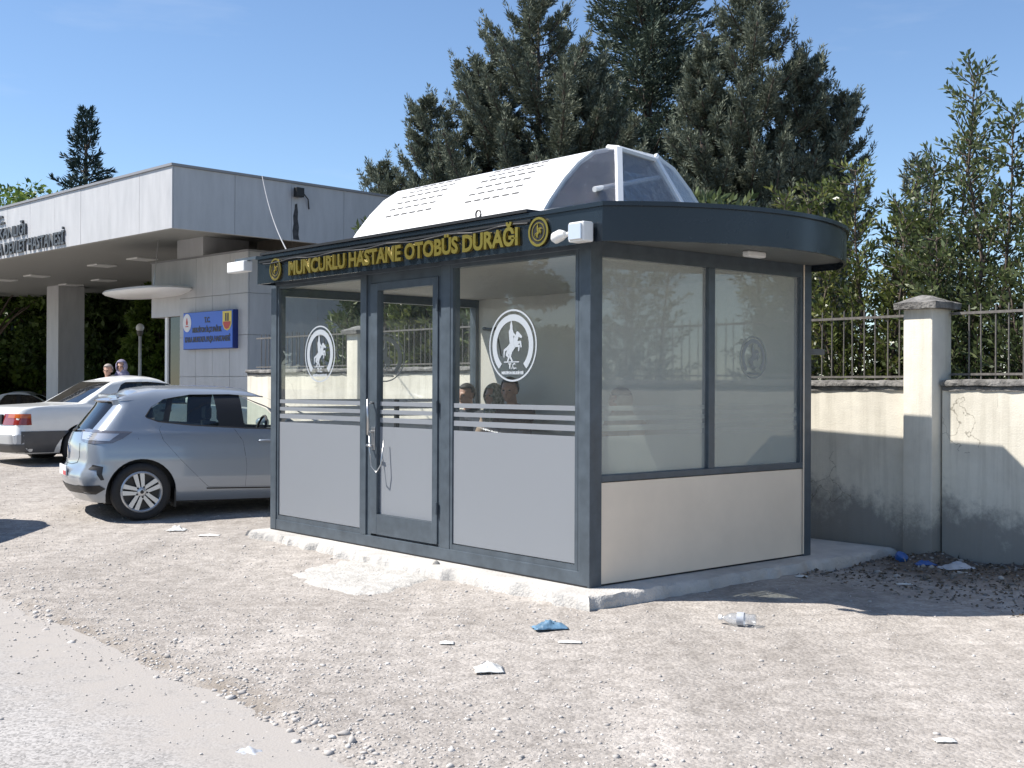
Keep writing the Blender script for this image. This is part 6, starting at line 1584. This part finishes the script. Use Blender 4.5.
def crumple(name, x, y, sx, sy, h, m, label, cat, seed, rz=0.0, n=14, fold=1.0, lift=0.004):
    """a crumpled sheet lying on the ground"""
    rg = np.random.default_rng(seed); vs = []; fs = []
    for j in range(n+1):
        for i in range(n+1):
            a = i/n-.5; b = j/n-.5
            e = 1+.22*(fbm(np.array([i*.5]), np.array([seed*1.0]), seed, 2)[0]-.4)+.22*(fbm(np.array([j*.5]), np.array([seed+7.0]), seed, 2)[0]-.4)
            z = h*(fbm(np.array([a*6*fold+seed]), np.array([b*6*fold]), seed, 3)[0])*(1.15-2.0*max(abs(a), abs(b)))
            z += h*.35*abs(math.sin(a*9*fold+b*5+seed))*(1-2*max(abs(a), abs(b)))
            vs.append((a*sx*e*.85, b*sy*e*.85, max(0, z)+lift))
    for j in range(n):
        for i in range(n): q = j*(n+1)+i; fs.append((q, q+1, q+n+2, q+n+1))
    mb = MB(); mb.add(vs, fs); o = mb.build(name, m, None, smooth=True); o.location = (x, y, gz(x, y)); o.rotation_euler = (0, 0, rz)
    s_ = o.modifiers.new('s', 'SOLIDIFY'); s_.thickness = .0015; s_.offset = 1; bake(o, name); o.data.polygons.foreach_set('use_smooth', [True]*len(o.data.polygons))
    return tag(o, label, cat)
paint('wrapper_blue', (0.12, 0.22, 0.32), .35, var=.4, scale=18)
paint('paper_white', (0.60, 0.60, 0.58), .8, var=.05, scale=8)
paint('paper_grey', (0.42, 0.44, 0.48), .5, var=.2, scale=12)
paint('cap_blue', (0.02, 0.09, 0.30), .4)
crumple('plastic_wrapper', 0.246, 7.43, .27, .15, .075, M['wrapper_blue'], 'crumpled blue plastic wrapper on the gravel in front of the kiosk corner', 'litter', 3, .25, fold=1.4)
crumple('paper_napkin', -0.118, 6.40, .19, .15, .06, M['paper_white'], 'crumpled white napkin on the gravel nearest the pebbly road edge', 'litter', 4, .1)
crumple('paper_strip', 0.353, 7.08, .17, .06, .014, M['paper_white'], 'thin white paper strip just below the blue wrapper', 'litter', 5, -.1)
crumple('paper_scrap', -0.382, 7.08, .10, .08, .02, M['paper_white'], 'small white paper scrap left of the paper strip', 'litter', 6)
crumple('plastic_sheet', -1.121, 5.06, .19, .12, .035, M['paper_grey'], 'bluish grey plastic sheet lying on the dusty road', 'litter', 7, -.2)
crumple('broken_tile', 1.89, 5.16, .11, .06, .025, M['paper_white'], 'pale broken piece lying alone at the lower right', 'litter', 8)
crumple('paper_scrap', -3.445, 12.2, .22, .16, .06, M['paper_white'], 'white paper scrap on the gravel beneath the hatchback sill', 'litter', 9)
crumple('paper_scrap', -2.98, 11.7, .26, .12, .02, M['paper_white'], 'flat white scrap between the hatchback and the plinth', 'litter', 10)
crumple('paper_scrap', 1.42, 8.85, .10, .08, .04, M['paper_white'], 'white scrap in the shade at the foot of the plinth', 'litter', 11)
crumple('paper_scrap', 2.30, 9.40, .12, .07, .02, M['paper_white'], 'white scrap on the shaded ground below the far kiosk post', 'litter', 12)
crumple('plastic_bag', 3.66, 9.75, .34, .2, .07, M['paper_grey'], 'greyish plastic bag among leaves below the tall pillar', 'litter', 13, .3)
crumple('plastic_bag', 4.35, 9.55, .30, .16, .06, M['wrapper_blue'], 'dark blue plastic bag among leaves by the wall at the right', 'litter', 14, -.3)
crumple('paper_scrap', 3.05, 9.2, .14, .06, .015, M['paper_white'], 'white scrap at the shadow edge below the pillar', 'litter', 15)
crumple('cloth_rag', 3.44, 9.86, .22, .12, .05, M['cap_blue'], 'blue rag beside the blue bottle cap under the pillar', 'litter', 16)
cp_ = MB(); cp_.tube([(0, 0, 0), (0, 0, .01), (0, 0, .045), (0, 0, .055)], [.05, .055, .052, .03], 14); o = cp_.build('bottle_cap', M['cap_blue'], None, smooth=True, angle=40); o.location = (3.28, 10.0, gz(3.28, 10.0)+.01); o.rotation_euler = (.5, .3, 0); tag(o, 'round blue cap in the leaf litter below the tall pillar', 'cap')
# squashed bottle
bt = empty('plastic_bottle', (1.46, 7.6, gz(1.46, 7.6)+.045), rad(160), 'squashed clear plastic bottle on the gravel right of the kiosk corner', 'bottle')
vs = []; fs = []; nb = 18
for k, (px, r) in enumerate([(-.11, .0), (-.11, .035), (-.10, .045), (-.06, .040), (-.045, .047), (-.01, .036), (.02, .046), (.06, .040), (.085, .022), (.10, .015), (.115, .015)]):
    for i in range(nb):
        a = 2*math.pi*i/nb; q = r*(1+.35*(fbm(np.array([k*.9]), np.array([i*.6]), 8, 2)[0]-.45)); vs.append((px, q*math.cos(a), q*.85*math.sin(a)))
for k in range(10):
    for i in range(nb): j = (i+1) % nb; fs.append((k*nb+i, k*nb+j, (k+1)*nb+j, (k+1)*nb+i))
mb = MB(); mb.add(vs, fs); mb.build('bottle_body', M['clear_bottle'], bt, smooth=True)
MB().tube([(.108, 0, 0), (.13, 0, 0)], .017, 12).build('cap', M['plate_white'], bt)
MB().tube([(-.035, 0, 0), (.01, 0, 0)], .043, 16, caps=False).build('wrap', M['paper_grey'], bt, smooth=True)
def rock(x, y, r, label, seed):
    bm = bmesh.new(); bmesh.ops.create_icosphere(bm, subdivisions=3, radius=1)
    for v in bm.verts:
        q = fbm(np.array([v.co.x*1.4+seed]), np.array([v.co.y*1.4+v.co.z*1.9]), seed, 4)[0]
        v.co = Vector((v.co.x*r[0], v.co.y*r[1], v.co.z*r[2]))*(.62+.8*q)
    mb = MB(); mb.bm(bm); o = mb.build('loose_stone', M['rock'], None, smooth=True, angle=25); o.location = (x, y, gz(x, y)+r[2]*.5); return tag(o, label, 'stone')
rock(-0.603, 9.46, (.06, .05, .075), 'grey broken stone standing on the concrete spill by the kiosk', 3)
rock(0.62, 8.18, (.07, .06, .05), 'small pale stone at the broken corner of the plinth', 6)
rock(0.36, 8.35, (.05, .04, .03), 'pale pebble chunk against the plinth front', 7)

# ------------------------------------------------------------------ sky, sun, camera
w = bpy.data.worlds.new('World'); scn.world = w; w.use_nodes = True; nt = w.node_tree; nt.nodes.clear()
out = nt.nodes.new('ShaderNodeOutputWorld'); bg = nt.nodes.new('ShaderNodeBackground'); sky = nt.nodes.new('ShaderNodeTexSky')
sky.sky_type = 'NISHITA'; sky.sun_disc = False
to_sun = Vector((-0.781, -0.014, 1.0)).normalized()
elev = math.asin(to_sun.z); azim = math.atan2(to_sun.x, to_sun.y)
sky.sun_elevation = elev; sky.sun_rotation = azim
sky.altitude = 700; sky.air_density = 1.0; sky.dust_density = 0.05; sky.ozone_density = 4.2
bg.inputs[1].default_value = 0.096
# a few faint wisps of cloud low in the sky
tc = nt.nodes.new('ShaderNodeTexCoord'); mp = nt.nodes.new('ShaderNodeMapping'); mp.inputs['Scale'].default_value = (2.2, 2.2, 11.0); nt.links.new(tc.outputs['Generated'], mp.inputs[0])
cn = nt.nodes.new('ShaderNodeTexNoise'); cn.inputs['Scale'].default_value = 1.6; cn.inputs['Detail'].default_value = 6.0; cn.inputs['Roughness'].default_value = 0.55; nt.links.new(mp.outputs[0], cn.inputs['Vector'])
cr = nt.nodes.new('ShaderNodeMapRange'); cr.inputs[1].default_value = 0.58; cr.inputs[2].default_value = 0.85; cr.inputs[3].default_value = 0.0; cr.inputs[4].default_value = 0.22; nt.links.new(cn.outputs['Fac'], cr.inputs[0])
cm = nt.nodes.new('ShaderNodeMix'); cm.data_type = 'RGBA'; nt.links.new(cr.outputs[0], cm.inputs['Factor']); nt.links.new(sky.outputs[0], cm.inputs['A']); cm.inputs['B'].default_value = (5.6, 5.9, 6.3, 1)
nt.links.new(cm.outputs['Result'], bg.inputs[0]); nt.links.new(bg.outputs[0], out.inputs[0])
sl = bpy.data.lights.new('sun', 'SUN'); sl.energy = 4.5; sl.angle = rad(0.53); sl.color = (1.0, 0.95, 0.88)
so_ = bpy.data.objects.new('sun', sl); COL.objects.link(so_); so_.rotation_euler = to_sun.to_track_quat('Z', 'Y').to_euler()
cam = bpy.data.cameras.new('camera'); co_ = bpy.data.objects.new('camera', cam); COL.objects.link(co_)
cam.sensor_width = 36; cam.sensor_fit = 'HORIZONTAL'; cam.lens = 36*1185.53/1024; cam.clip_start = 0.1; cam.clip_end = 3000
R_ = Matrix.Rotation(math.pi/2+0.0019327, 4, 'X') @ Matrix.Rotation(0.0039936, 4, 'Z')
co_.matrix_world = Matrix.Translation((0, 0, 1.54)) @ R_
scn.camera = co_
scn.view_settings.view_transform = 'Standard'; scn.view_settings.look = 'None'; scn.view_settings.exposure = 0.85; scn.view_settings.gamma = 1.0
scn.view_settings.use_curve_mapping = False
scn.cycles.max_bounces = 10; scn.cycles.transparent_max_bounces = 24
